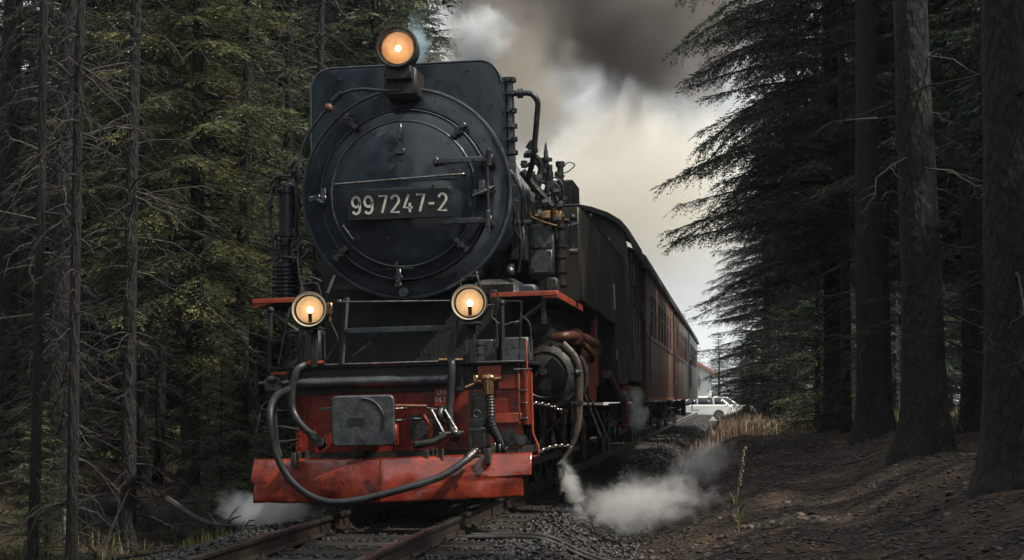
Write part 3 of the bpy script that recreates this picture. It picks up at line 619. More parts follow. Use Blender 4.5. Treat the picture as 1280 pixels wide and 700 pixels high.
# fallen sticks, boulders, weed
def stick(pts_, r, label, twigs=2, seed=0):
    g = random.Random(seed); p = spline(pts_, 5); b = MB(); b.tube(p, [r * (1 - .75 * i / (len(p) - 1)) for i in range(len(p))], 6)
    for k in range(twigs):
        q = p[int(len(p) * g.uniform(.3, .85))]; e = q + Vector((g.uniform(-.2, .2), g.uniform(-.1, .1), g.uniform(.02, .16))); b.tube([q, (q + e) / 2 + Vector((0, 0, .02)), e], [r * .4, r * .3, r * .12], 4)
    o = b.build('fallen_branch', M['deadwood']); tag(o, label, 'branch'); return o
def gp(x, y, dz=.02): return (x, y, ground_at(x, y) + dz)
stick([gp(1.0, 15.4, .05), gp(1.3, 15.2, .06), gp(1.75, 15.3, .05)], .014, 'pale fallen twig lying level on the path before the broad dark trunk', 3, 1)
stick([gp(.42, 9.6), gp(.58, 9.35, .04), gp(.68, 9.1)], .009, 'thin grey twig lying slanted on the path at bottom right', 2, 2)
stick([gp(-4.15, 10.2, 0), gp(-4.12, 10.25, .25), gp(-4.0, 10.3, .52)], .016, 'pale broken stick standing slanted in the ground at lower left', 1, 3)
stick([gp(-5.5, 12.6, .1), gp(-4.9, 12.3, .18), gp(-4.2, 12.0, .06)], .035, 'long fallen branch lying across the left wood floor', 5, 4)
stick([gp(-5.0, 13.8, .5), gp(-4.5, 13.4, .3), gp(-3.95, 13.0, .05)], .028, 'broken branch sloping down toward the left rail', 4, 5)
stick([gp(-6.0, 13.9, .3), gp(-5.6, 13.0, .22), gp(-5.2, 12.1, .05)], .03, 'fallen branch pointing at the camera beside the dark trunk', 5, 6)
bl = [(-5.75, 16.2, .45, .30, 'largest mossy boulder under the left trees'), (-6.5, 15.7, .36, .22, 'lower boulder left of the largest mossy one'), (-5.1, 15.1, .28, .16, 'small flat boulder in front of the largest mossy one'),
      (1.3, 43.0, .35, .22, 'grey stone at the left edge of the sunlit clearing'), (2.1, 41.5, .42, .20, 'flat grey stone in the middle of the clearing edge'), (2.9, 40.5, .36, .2, 'grey stone at the right edge of the clearing')]
for i, (x, y, a, h, lb) in enumerate(bl):
    g = np.random.default_rng(40 + i); n_ = 14; V = []; 
    for u in range(n_ + 1):
        for v in range(n_ * 2):
            ph = PI * u / n_; th = PI * v / n_; d = np.array([math.sin(ph) * math.cos(th), math.sin(ph) * math.sin(th), math.cos(ph)])
            k = 1 + .18 * math.sin(3 * d[0] + i) * math.cos(2.5 * d[1] + 2 * i) + .12 * math.sin(5 * d[2] + 4 * d[0] + i); d = np.sign(d) * np.abs(d) ** .8
            V.append((d[0] * a * k, d[1] * a * .8 * k, d[2] * h * k))
    m_ = n_ * 2; F = [(u * m_ + v, (u + 1) * m_ + v, (u + 1) * m_ + (v + 1) % m_, u * m_ + (v + 1) % m_) for u in range(n_) for v in range(m_)]
    o = link(bpy.data.objects.new('boulder', nparr('boulder', V, F, M['rock'], True))); o.location = (x, y, ground_at(x, y) + h * .3); tag(o, lb, 'rock')
# tall dry weed on the path
wd = empty('tall_weed', gp(.03, 11.8, -.01), 0, 'tall dry weed stalk with narrow leaves standing alone on the path', 'plant')
b_ = MB(); st_ = spline([(0, 0, 0), (-.01, 0, .2), (.01, 0, .42), (.05, 0, .64)], 5); b_.tube(st_, [.006 * (1 - .6 * i / (len(st_) - 1)) for i in range(len(st_))], 5)
for k in range(12):
    z = .36 + k * .024; b_.sph((.012 + (z - .36) * .14 + r_.uniform(-.008, .008), r_.uniform(-.008, .008), z), (.009, .009, .012), 5)
b_.build('stalk', M['grassdry'], wd)
b_ = MB()
for k in range(22):
    z = r_.uniform(0, .28) ** 1.1; a = r_.uniform(0, 6.28); l = r_.uniform(.08, .17); ca, sa = math.cos(a), math.sin(a); w = .006
    b_.add([(-sa * w, ca * w, z), (sa * w, -ca * w, z), (ca * l * .5 + sa * w, sa * l * .5 - ca * w, z + l * .55), (ca * l * .5 - sa * w, sa * l * .5 + ca * w, z + l * .55), (ca * l, sa * l, z + l * .5)], [(0, 1, 2, 3), (3, 2, 4)])
lf = b_.build('leaves', M['grass'], wd); lf['kind'] = 'stuff'


# ---------------------------------------------------------------- steam locomotive (x right, y back from the buffer beam, z up from the rail)
LX = -2.75; LY = 13.2
loco = empty('steam_locomotive', (LX, LY, 0), 0, 'black and red steam locomotive with three lit lamps, smokebox number 99 7247-2', 'locomotive')
loco.rotation_euler = (0, -.025, 0)
BL = M['black']; CZ = 2.735
def part(b, name, m, parent=None, loc=None, label=None, bevel=0, kind=None): return b.build(name, m, parent or loco, loc, label, bevel, kind)
bolt0 = {}
def bolts(pts_, parent, r=.012, h=.012, m=None, name='bolt', d='y'):
    """hexagonal bolt heads facing -y (or +x) as shared-mesh parts"""
    key = (r, h, d, (m or BL).name)
    for p in pts_:
        if key not in bolt0:
            b = MB(); b.cyl((0, 0, 0), {'y': (0, -h, 0), 'x': (h, 0, 0), 'z': (0, 0, h)}[d], r, 6, r * .85); bolt0[key] = part(b, name, m or BL, parent, p)
        else:
            c = bolt0[key].copy(); C.objects.link(c); c.parent = parent; c.location = p
def pipe(pts_, r, m, name='pipe', parent=None, fil=.05, n=8, label=None, sp=False): 
    b = MB(); b.tube(spline(pts_, 6) if sp else fillet(pts_, fil), r, n); return part(b, name, m, parent, label=label)
def flange(b, p, q, r, w=.018):
    p = Vector(p); q = Vector(q); d = (q - p).normalized(); b.cyl(p - d * w / 2, p + d * w / 2, r, 12)
# --- smokebox, boiler
b = MB(); b.lathe([(.60, .455), (.74, .45), (.755, .435), (.90, .44), (.925, .45), (.935, .465), (.935, .50), (.925, .515), (.885, .52), (.885, 2.3)], (0, 0, CZ), n=96)
sbx = part(b, 'smokebox', M['blackb'])
b = MB(); b.lathe([(.905, .438), (.915, .430), (.928, .432), (.936, .444)], (0, 0, CZ), n=96); part(b, 'ring_edge', M['bluegrey'], sbx)
bolts([(.84 * math.cos(a), .441, CZ + .84 * math.sin(a)) for a in [2 * PI * (k + .5) / 28 for k in range(28)]], sbx, .010, .008)
b = MB(); b.lathe([(0, .245), (.12, .246), (.28, .254), (.42, .270), (.54, .292), (.60, .308), (.632, .322), (.640, .340), (.648, .350), (.70, .362), (.735, .372), (.748, .385), (.75, .44)], (0, 0, CZ - .02), n=96)
door = part(b, 'smokebox_door', M['blackb'])
b = MB(); b.lathe([(.628, .318), (.636, .312), (.645, .318), (.648, .335)], (0, 0, CZ - .02), n=96); part(b, 'door_rim', M['bluegrey'], door)
b = MB(); b.lathe([(.735, .368), (.744, .362), (.752, .370), (.754, .385)], (0, 0, CZ - .02), n=96); part(b, 'door_rim', M['bluegrey'], door)
b = MB(); b.lathe([(.82, 2.3), (.82, 8.6)], (0, 0, CZ), n=64)
boil = part(b, 'boiler', BL)
for y_ in (2.9, 3.9, 4.9, 5.9, 6.9):
    b = MB(); b.lathe([(.821, y_ - .03), (.828, y_ - .028), (.828, y_ + .028), (.821, y_ + .03)], (0, 0, CZ), n=64); part(b, 'boiler_band', M['dsteel'], boil)
b = MB(); b.lathe([(.30, 3.3), (.30, 3.78), (.27, 3.88), (.18, 3.95), (0, 3.97)], (0, 4.9, 0), 'z', 32); part(b, 'steam_dome', BL)
b = MB(); b.box(-.34, .34, 3.0, 3.7, 3.4, 3.95, .1); part(b, 'sand_box', BL)
b = MB(); b.lathe([(.24, 3.4), (.22, 3.6), (.215, 3.98), (.245, 4.0), (.245, 4.04), (.19, 4.04), (.18, 3.6)], (0, 1.75, 0), 'z', 32); part(b, 'chimney', BL)
# --- feedwater heater box on top of the smokebox
def rrect(x0, x1, z0, z1, r, n=8, corners=(1, 1, 1, 1)):
    o = []
    for (cx, cz, a, k) in ((x1 - r, z1 - r, 0, 0), (x0 + r, z1 - r, PI / 2, 1), (x0 + r, z0 + r, PI, 2), (x1 - r, z0 + r, 1.5 * PI, 3)):
        if corners[k]:
            for i in range(n + 1): t_ = a + PI / 2 * i / n; o.append((cx + r * math.cos(t_), cz + r * math.sin(t_)))
        else: o.append(((x1 if k in (0, 3) else x0), (z1 if k < 2 else z0)))
    return o
BX = 3.90
b = MB(); b.prism(rrect(-.875, .845, 2.95, BX, .20, 10, (1, 1, 0, 0)), .56, 1.45, sm=True)
fh = part(b, 'feedwater_heater', M['blackb'], bevel=.018)
b = MB(); pr = rrect(-.875, .845, 2.95, BX, .20, 10, (1, 1, 0, 0)); b.tube([(p[0], .565, p[1]) for p in pr[:-1]] , .010, 6); part(b, 'edge_seam', M['bluegrey'], fh)
bolts([(-.6, .558, 3.80), (.30, .558, 3.74), (-.78, .558, 3.5), (.76, .558, 3.5), (.55, .558, 3.82)], fh, .016, .012)
# --- number plate
pl = empty('number_plate', (0, 0, 0), parent=loco)
pt = MB(); pt.box(-.47, .43, .215, .232, 2.485, 2.745, .004); plate = part(pt, 'number_plate', M['platebg'], loc=(0, 0, 0)); bpy.data.objects.remove(pl)
def text(s, size, name, m, loc, parent, rot=(PI / 2, 0, 0), ext=.004, sx=1.0, off=0.0, space=1.0):
    cu = bpy.data.curves.new(name, 'FONT'); cu.body = s; cu.size = size; cu.extrude = ext; cu.align_x = 'CENTER'; cu.align_y = 'CENTER'; cu.offset = off; cu.space_character = space
    ob = bpy.data.objects.new(name, cu); me = bpy.data.meshes.new_from_object(ob); bpy.data.objects.remove(ob)
    for v in me.vertices: v.co.x *= sx
    me.materials.clear(); me.materials.append(m); o = link(bpy.data.objects.new(name, me), parent); o.location = loc; o.rotation_euler = rot; return o
# stencil style digits drawn as strokes
def strokes(b, segs, ox, oz, w, h, t=.0195, y=.207):
    """segs in 0..1 glyph space; thick flat polylines"""
    for s_ in segs:
        P = [Vector((ox + p[0] * w, 0, oz + p[1] * h)) for p in s_]; n = len(P); L_, R_ = [], []
        for i in range(n):
            d = (P[min(i + 1, n - 1)] - P[max(i - 1, 0)]).normalized(); nr = Vector((-d.z, 0, d.x)); k = 1.0
            if 0 < i < n - 1:
                d1 = (P[i] - P[i - 1]).normalized(); c_ = max(.88, abs(d.dot(d1))); k = 1 / c_
            L_.append(P[i] + nr * t / 2 * k); R_.append(P[i] - nr * t / 2 * k)
        vs = [(p.x, y, p.z) for p in L_ + R_] + [(p.x, y + .008, p.z) for p in L_ + R_]; m = 2 * n
        fs = []
        for i in range(n - 1):
            fs.append((i, i + 1, n + i + 1, n + i)); fs.append((i, m + i, m + i + 1, i + 1)); fs.append((n + i, n + i + 1, m + n + i + 1, m + n + i))
        fs += [(0, n, m + n, m), (n - 1, m + n - 1, m + 2 * n - 1, 2 * n - 1)]; b.add(vs, fs)
def arc(cx, cy, rx, ry, a0, a1, n=10): return [(cx + rx * math.cos(math.radians(a0 + (a1 - a0) * i / n)), cy + ry * math.sin(math.radians(a0 + (a1 - a0) * i / n))) for i in range(n + 1)]
DG = {'9': [arc(.5, .70, .42, .25, 0, 360, 18), arc(.5, .70, .42, .25, 0, -12, 1) + [(.90, .48)] + arc(.45, .30, .42, .26, 10, -75, 8)[1:]],
      '7': [[(.06, .95), (.92, .95), (.40, .04)]],
      '2': [arc(.5, .70, .40, .25, 165, -35, 12) + [(.08, .06), (.94, .06)]],
      '4': [[(.62, .98), (.08, .28), (.98, .28)], [(.72, .52), (.72, .02)]],
      '-': [[(.12, .45), (.88, .45)]]}
DG['9'] = [arc(.5, .68, .40, .27, 0, 360, 20), [(.90, .70), (.90, .36)] + arc(.5, .30, .40, .25, 0, -150, 10)]
x_ = -.435; cw = .082; chh = .162
for ch, adv, w in (('9', .108, cw), ('9', .128, cw), ('7', .108, cw), ('2', .110, cw), ('4', .112, cw), ('7', .104, cw), ('-', .088, .062), ('2', 0, cw)):
    b = MB(); strokes(b, DG[ch], x_, 2.533, w, chh); part(b, 'digit' if ch != '-' else 'hyphen', M['white'], plate); x_ += adv
bolts([(-.34, .214, 2.765 - .01), (.28, .214, 2.765 - .01), (-.34, .214, 2.500), (.28, .214, 2.500)], plate, .014, .012, M['dsteel'])
b = MB(); b.box(-.36, .40, .222, .236, 2.742, 2.758); part(b, 'plate_bar', M['bluegrey'], plate)
hr = pipe([(-.57, .26, 2.80), (-.57, .175, 2.80), (.56, .175, 2.842), (.56, .26, 2.842)], .0115, M['steel'], 'door_handrail', door, .02)
# small door handle rods
pipe([(-.52, .29, 2.45), (-.52, .24, 2.45), (-.43, .24, 2.32), (-.43, .29, 2.32)], .009, M['steel'], 'door_handle', door, .012)
b = MB(); b.box(-.14, .10, .24, .262, 2.055 - .0, 2.062, 0); b.cyl((-.05, .235, 2.05), (-.05, .235, 2.12), .012, 8); b.cyl((-.05, .25, 2.09), (-.05, .18, 2.09), .010, 8); part(b, 'lower_clamp_rod', M['dsteel'], door)
b = MB(); b.box(-.025, .015, .235, .26, 3.18, 3.32, .006); b.box(-.05, .04, .23, .255, 3.05, 3.10, .006); part(b, 'door_hook', M['dsteel'], door)
bolts([(-.56, .27, 2.98), (.0, .24, 3.0), (-.12, .25, 2.33)], door, .014, .02, M['dsteel'])
# hinges
for zc, x0, x1 in ((2.972, .30, .72), (2.445, .34, .70)):
    b = MB(); b.box(x0, x1 + .04, .225, .262, zc - .024, zc + .026, .007)
    if zc > 2.7: b.box(x0 - .012, x0 + .035, .215, .26, zc - .032, zc + .034, .01)
    hg = part(b, 'hinge_strap', M['bluegrey'] if zc > 2.7 else BL)
    bolts([(x0 + k * .105 + .03, .225, zc) for k in range(4)], hg, .009, .010, M['dsteel'])
    b = MB(); b.box(x1 + .01, x1 + .085, .23, .44, zc - .045, zc + .045, .01); part(b, 'hinge_bracket', BL, door)
    b = MB(); b.cyl((x1 + .05, .235, zc - .06), (x1 + .05, .235, zc + .065), .026, 12); b.sph((x1 + .05, .235, zc + .07), .022, 8); part(b, 'hinge_knuckle', M['dsteel'], door)
b = MB(); b.cyl((.757, .235, 2.34), (.757, .235, 3.02), .013, 10); part(b, 'hinge_pin', M['dsteel'], door)
# radial door clamps
b = MB(); b.box(-.022, .022, -.05, .02, -.075, .06, .007); b.box(-.038, .038, -.045, -.015, -.02, .015, .005); b.cyl((0, -.02, .035), (0, -.085, .035), .013, 8); b.box(-.03, .03, -.05, .03, .045, .085, .008)
dg0 = part(b, 'door_clamp', M['dsteel'], door)
first = True
for (px, pz) in ((-.45, 3.36), (.50, 3.245), (-.56, 2.215), (.50, 2.255), (-.055, 1.985), (-.755, 2.70), (.69, 2.70)):
    a = math.atan2(pz - CZ, px) - PI / 2
    if first: dg0.location = (px, .345, pz); dg0.rotation_euler = (0, -a, 0); first = False
    else: copy_part(dg0, door, (px, .345, pz), (0, -a, 0))
# bright swing-bolt arms beside some clamps
for p, q in (((-.80, .33, 2.72), (-.70, .28, 2.655)), ((.62, .27, 2.66), (.74, .25, 2.70)), ((.80, .3, 2.74), (.70, .27, 2.69))):
    pipe([p, q], .016, M['steel'], 'clamp_arm', door, 0)
b = MB(); b.box(.665, .715, .30, .36, 2.69, 2.80, .004); b.box(-.735, -.69, .32, .37, 2.66, 2.79, .004); part(b, 'lifting_block', M['bluegrey'], door)
b = MB(); b.cyl((-.02, .40, 1.86), (-.02, .33, 1.86), .04, 14); part(b, 'drain_plug', M['dsteel'], sbx)
# --- lamps
def headlight(x, y, z, rim_m, name='headlight', yaw=0, deep=True, warm=(1, .45, .16), R=.137):
    h = empty(name, (x, y, z), yaw, parent=loco)
    b = MB(); b.lathe([(R + .004, -.02), (R + .016, -.015), (R + .016, .01), (R, .02), (R, .20), (R * .8, .255), (R * .3, .28), (0, .285)], n=40); b.box(-.03, .03, .02, .2, -R - .06, -R + .02, .004); bd = part(b, 'lamp_body', M['dull'], h)
    b = MB(); b.lathe([(R * .93, .03), (R * .97, -.022), (R + .004, -.026), (R + .008, -.01)], n=40); part(b, 'lamp_rim', rim_m, h)
    b = MB(); b.lathe([(.012, .135), (R * .4, .12), (R * .66, .085), (R * .80, .04), (R * .83, .035)], n=40)
    em = bpy.data.materials.get('lit reflector') or mat('lit reflector', (.8, .62, .42), .25, 0, var=.02, emit=((1, .50, .22), .10)); part(b, 'reflector', em if R < .15 else (bpy.data.materials.get('lit amber reflector') or mat('lit amber reflector', (.8, .5, .25), .25, 0, var=.02, emit=((1, .36, .10), .20))), h)
    b = MB(); b.lathe([(R * .83, .035), (R * .90, .034), (R * .93, .03)], n=40); part(b, 'reflector_ring', M['dull'] if deep else M['dsteel'], h)
    b = MB(); b.sph((0, .06, 0), .026, 12); part(b, 'bulb', bpy.data.materials.get('glowing bulb') or mat('glowing bulb', (.9, .8, .6), .3, 0, var=.01, emit=((1, .80, .52), 7)), h)
    if deep: b = MB(); b.cyl((0, .05, -.03), (0, .055, -R * .72), .016, 8); part(b, 'bulb_holder', M['dull'], h)
    gl = bpy.data.materials.get('lamp glass')
    if not gl:
        gl = bpy.data.materials.new('lamp glass'); gl.use_nodes = True; t = gl.node_tree; t.nodes.clear(); o = N(t, 'ShaderNodeOutputMaterial'); ms = N(t, 'ShaderNodeMixShader'); fr = N(t, 'ShaderNodeFresnel'); tr = N(t, 'ShaderNodeBsdfTransparent'); g_ = N(t, 'ShaderNodeBsdfGlossy')
        g_.inputs['Roughness'].default_value = .05; t.links.new(fr.outputs[0], ms.inputs[0]); t.links.new(tr.outputs[0], ms.inputs[1]); t.links.new(g_.outputs[0], ms.inputs[2]); t.links.new(ms.outputs[0], o.inputs[0])
    b = MB(); b.lathe([(0, -.022), (R * .5, -.018), (R * .95, -.006)], n=32); part(b, 'lamp_glass', gl, h)
    return h
h1 = headlight(-.70, -.25, 1.70, M['rim'], yaw=.12); h1['label'] = 'left buffer beam headlight, cream rim and lit bulb'
h2 = headlight(.645, -.22, 1.715, M['rim'], yaw=.05); h2['label'] = 'right buffer beam headlight, brighter with cream rim'
h3 = headlight(.015, .10, 3.955, M['dull'], 'headlight', .03, False, R=.168); h3['label'] = 'amber lit headlight above the smokebox'
pipe([(-.085, .06, .14), (-.085, .06, .235), (.085, .06, .235), (.085, .06, .14)], .007, M['dull'], 'lamp_handle', h3, .02)
for h in (h1, h2): pipe([(-.07, .08, .12), (-.085, .10, .215), (.06, .10, .235), (.09, .10, .12)], .006, M['dull'], 'lamp_handle', h, .04)
b = MB(); b.box(-.13, .16, .20, .56, 3.55, 3.80, .02); b.box(-.10, .13, .12, .30, 3.68, 3.80, .01); part(b, 'lamp_bracket', M['dull'])
bolts([(-.10, .118, 3.73), (.13, .118, 3.73)], loco, .012, .012)
for sx in (-1, 1):
    b = MB(); xx = -.70 if sx < 0 else .645; b.box(xx - .025, xx + .025, -.12, -.07, 1.22, 1.58, .004); b.box(xx - .09, xx + .09, -.24, -.05, 1.535, 1.555, .003); part(b, 'lamp_post', M['dull'])
# --- front platform, beam and fittings
b = MB(); b.box(-1.09, 1.07, -.06, 2.2, 1.215, 1.235, .004); plat = part(b, 'platform', BL)
b = MB(); b.box(-.90, .55, -.03, .0, 1.0, 1.215, .0); b.box(.55, 1.05, .01, .06, .96, 1.215); part(b, 'platform_valance', M['dull'])
pipe([(-.86, -.03, 1.085), (-.80, -.07, 1.09), (.40, -.07, 1.09), (.47, -.03, 1.085)], .045, M['plate'], 'heating_pipe', n=14)
b = MB(); b.tube([(-.86, -.065, 1.24), (.43, -.065, 1.243)], .012, 8); part(b, 'platform_lip', M['steel'])
b = MB(); b.box(-.90, 1.03, 0, .06, .50, 1.0, .006)
beam = part(b, 'buffer_beam', M['red'])
# openings and ribs on the beam
b = MB(); b.box(.13, .40, -.012, .0, .92, .955, .0); b.box(.13, .40, -.03, .0, .955, .965); b.box(.13, .40, -.03, .0, .905, .915); part(b, 'beam_bracket', M['red'], beam)
b = MB(); b.box(.08, .36, -.006, -.001, .60, .80); part(b, 'beam_opening', M['dull'], beam)
b = MB(); b.box(.60, .76, -.006, -.001, .52, .99); part(b, 'beam_opening', M['dull'], beam)
for (x0, x1, z0, z1) in ((-.90, -.80, .50, .98), (-.74, -.72, .50, .98), (.76, 1.03, .72, .80), (.84, 1.03, 1.0, 1.12)):
    b = MB(); b.box(x0, x1, -.02, 0, z0, z1, .004); part(b, 'beam_rib', M['red'], beam)
bolts([(-.86, -.02, .56 + .1 * k) for k in range(4)] + [(.90, 0, .60), (.98, 0, .62), (.80, 0, .86), (.98, 0, .88)], beam, .014, .014, M['red'])
# side face of the beam / footstep frame with ladder (right)
b = MB(); b.box(1.03, 1.06, .0, .45, .70, 1.16, .004); part(b, 'side_plate', M['red'])
lad = empty('ladder', (0, 0, 0), parent=loco)
for xx in (1.015, 1.085): 
    b = MB(); b.box(xx - .007, xx + .007, -.03, .0, .70, 1.18 if xx < 1.05 else 1.40, .002); part(b, 'stile', M['orange'], lad)
for z_ in (.88, .755, .985):
    b = MB(); b.box(1.015, 1.085, -.032, -.004, z_ - .008, z_ + .008, .003); part(b, 'rung', M['steel'], lad)
pipe([(1.12, -.02, 1.13), (1.12, -.02, .63), (1.165, -.02, .52), (1.165, -.02, .44), (.98, -.02, .43), (.72, -.05, .43)], .010, M['orange'], 'step_frame', fil=.02)
pipe([(.98, -.03, 1.16), (1.13, -.03, 1.16)], .009, M['steel'], 'step_bar')
b = MB(); b.box(.84, 1.06, -.01, .03, 1.30, 1.55); 
# chains
def chain(p, q, sag, n, r=.0045):
    p, q = Vector(p), Vector(q); ln = MB(); R_ = (q - p).length / n * .62
    ln.tube([(R_ * math.cos(a), R_ * .55 * math.sin(a), 0) for a in [2 * PI * k / 12 for k in range(13)]], r, 5, cap=False)
    ch = empty('chain', (0, 0, 0), parent=loco); o0 = None
    for i in range(n):
        t_ = (i + .5) / n; c_ = p.lerp(q, t_) + Vector((0, 0, -sag * 4 * t_ * (1 - t_))); d = (q - p) + Vector((0, 0, -sag * 4 * (1 - 2 * t_)))
        if o0 is None: o0 = part(ln, 'chain_link', M['steel'], ch)
        o = o0 if i == 0 else copy_part(o0, ch); o.location = c_; o.rotation_mode = 'QUATERNION'
        qq = d.to_track_quat('X', 'Z'); o.rotation_quaternion = qq @ Euler((PI / 2 * (i % 2) + .4, 0, 0)).to_quaternion()
    return ch
chain((1.12, -.02, .875), (1.35, .25, .80), -.02, 10); chain((1.17, -.03, .47), (1.42, .3, .50), -.03, 11)
# central coupler plate
b = MB(); prf = rrect(-.455, .065, .565, .975, .045, 5); b.prism(prf, -.53, -.485); cp = part(b, 'coupler_plate', M['plate'], bevel=.012)
b = MB(); b.box(-.315, -.175, -.5345, -.53, .735, .795, 0); part(b, 'coupler_slot', M['dull'], cp)
b = MB(); b.lathe([(.165, -.5345), (.180, -.538), (.19, -.532)], (-.20, 0, .77), n=28, a0=-.5, a1=1.6); part(b, 'worn_ridge', M['dsteel'], cp)
b = MB(); b.box(-.33, -.07, -.485, 0, .66, .90, .01); b.box(.0, .075, -.49, -.40, .56, .74, .015); part(b, 'draw_gear', M['red'], cp)
for z_ in (.86, .765): pipe([(.05, -.40, z_), (.22, -.30, z_ + .012), (.40, -.28, z_ - .02)], .009, M['steel'] if z_ > .8 else M['dsteel'], 'draw_rod')
pipe([(.02, -.45, .885), (.30, -.36, .875)], .014, M['rust'], 'draw_rod')
b = MB(); b.box(-.62, -.44, -.32, -.30, .86, .885, .003); b.box(-.475, -.445, -.33, -.30, .74, .90, .004); lk = part(b, 'coupler_lock', M['dsteel']); bolts([(-.50, -.33, .85), (-.50, -.33, .78), (-.46, -.335, .80)], lk, .016, .02, M['dsteel'])
# screw coupling
sc = empty('screw_coupling', (0, 0, 0), parent=loco)
b = MB(); b.tube(spline([(.40, -.02, .80), (.40, -.20, .85), (.40, -.30, .82), (.40, -.30, .77), (.41, -.22, .74)], 5), [.035] * 10 + [.025] * 11, 10); part(b, 'hook', M['dsteel'], sc)
for dx in (-.06, .06): b = MB(); b.tube([(.38 + dx * .9, -.30, .84), (.50 + dx, -.36, .64)], .014, 8); b.sph((.50 + dx, -.36, .64), .026, 8); part(b, 'shackle', M['dsteel'], sc)
b = MB(); b.cyl((.40, -.36, .645), (.60, -.36, .655), .018, 10); b.sph((.53, -.375, .655), .034, 10); part(b, 'trunnion', M['steel'], sc)
b = MB(); b.tube([(.46, -.37, .64), (.36, -.39, .585), (.22, -.40, .565)], [.022, .03, .032], 10); b.sph((.215, -.40, .565), .034, 8); part(b, 'lever_weight', M['dull'], sc)
pipe([(.43, -.42, .53), (.43, -.42, .26)], .014, M['tan'], 'lever_rod', sc)
pipe([(.26, -.30, .80), (.33, -.30, .70), (.30, -.28, .62)], .016, M['orange'], 'spring_link', sc)
# coupling dummy bracket
b = MB(); b.box(.60, .74, -.12, -.10, .745, .765); b.box(.60, .625, -.12, -.09, .46, .68, .003); b.box(.715, .74, -.12, -.09, .46, .75, .003); b.box(.60, .74, -.13, -.09, .66, .685, .003); b.box(.62, .70, -.15, -.10, .47, .50, .003); part(b, 'hose_bracket', M['dsteel'])
b = MB(); b.tube([(.67 + .03 * math.cos(a), -.11, .80 + .03 * math.sin(a)) for a in [2 * PI * k / 12 for k in range(13)]], .010, 6); part(b, 'hose_ring', M['dsteel'])
b = MB(); b.box(.78, .82, -.1, -.05, .46, .56, .003); b.box(.84, .86, -.1, -.05, .47, .55, .003); part(b, 'rail_clamp', M['steel'])
# hoses
hz = pipe([(-.83, -.45, 1.04), (-.86, -.72, .98), (-.855, -.9, .83), (-.81, -.92, .54), (-.66, -.92, .29), (-.43, -.90, .155), (-.17, -.88, .155), (.15, -.84, .225), (.46, -.72, .315), (.64, -.62, .43), (.70, -.52, .49)], .029, M['rubber'], 'brake_hose', sp=True, n=12, label='longest hose, hanging in a loop in front of the plough')
b = MB(); b.tube([(.66, -.59, .45), (.71, -.50, .50)], .036, 12); b.tube([(.70, -.53, .46), (.76, -.55, .47)], .012, 8); b.box(.69, .74, -.53, -.47, .49, .53, .005); part(b, 'hose_coupling', M['steel'], hz)
# left valve assembly
b = MB(); b.box(-1.135, -1.0, -.12, .0, 1.02, 1.15, .02); b.sph((-1.068, -.12, 1.13), (.05, .04, .035), 10); b.cyl((-1.068, -.06, .88), (-1.068, -.06, 1.02), .032, 10); b.cyl((-1.068, -.06, .92), (-1.068, -.06, .94), .048, 10); b.cyl((-1.0, -.06, 1.10), (-.93, -.06, 1.10), .022, 8); b.cyl((-1.2, -.06, 1.10), (-1.13, -.06, 1.10), .016, 8); va = part(b, 'brake_valve', M['plate'])
b = MB(); b.box(-1.09, -.95, -.07, -.03, 1.165, 1.19, .004); part(b, 'valve_handle', M['orange'], va)
pipe([(-1.068, -.06, .90), (-1.05, -.2, .80), (-.98, -.36, .90), (-.83, -.45, 1.04)], .026, M['rubber'], 'hose', sp=True)
pipe([(-1.068, -.06, .90), (-1.05, -.05, .60), (-1.02, -.05, .48)], .018, M['dull'], 'pipe')
pipe([(-1.18, -.02, .72), (-1.0, -.04, .73), (-.86, -.04, .70)], .015, M['dull'], 'pipe')
pipe([(-1.15, -.02, .62), (-1.0, -.04, .60), (-.86, -.04, .62)], .012, M['dull'], 'pipe'); pipe([(-1.2, -.02, .88), (-1.0, -.04, .86), (-.9, -.04, .87)], .012, M['dull'], 'pipe')
pipe([(-.79, -.10, 1.245), (-.84, -.15, 1.20), (-.88, -.16, 1.05), (-.88, -.16, .88), (-.80, -.20, .75), (-.66, -.24, .63)], .031, M['rubber'], 'heating_hose', sp=True, n=12, label='left short hose curving to the coupler plate')
b = MB(); b.tube([(-.70, -.22, .66), (-.60, -.26, .56)], .040, 10); b.box(-.66, -.58, -.30, -.22, .56, .64, .01); part(b, 'hose_coupling', M['dull'])
b = MB(); b.tube([(-.80, -.08, 1.255), (-.62, -.08, 1.26)], .018, 8); b.sph((-.72, -.08, 1.265), (.05, .02, .022), 8); part(b, 'valve_handle', M['orange'])
pipe([(.46, -.10, 1.255), (.475, -.14, 1.20), (.465, -.15, 1.0), (.45, -.16, .80), (.48, -.2, .66), (.52, -.28, .60)], .032, M['rubber'], 'heating_hose', sp=True, n=12, label='straight hose left of the brass valve')
b = MB(); b.tube([(.36, -.09, 1.255), (.56, -.09, 1.25)], .016, 8); b.sph((.47, -.10, 1.255), .03, 8); b.tube([(.54, -.09, 1.25), (.58, -.09, 1.30), (.57, -.09, 1.37)], .010, 6); part(b, 'valve_handle', M['brass'])
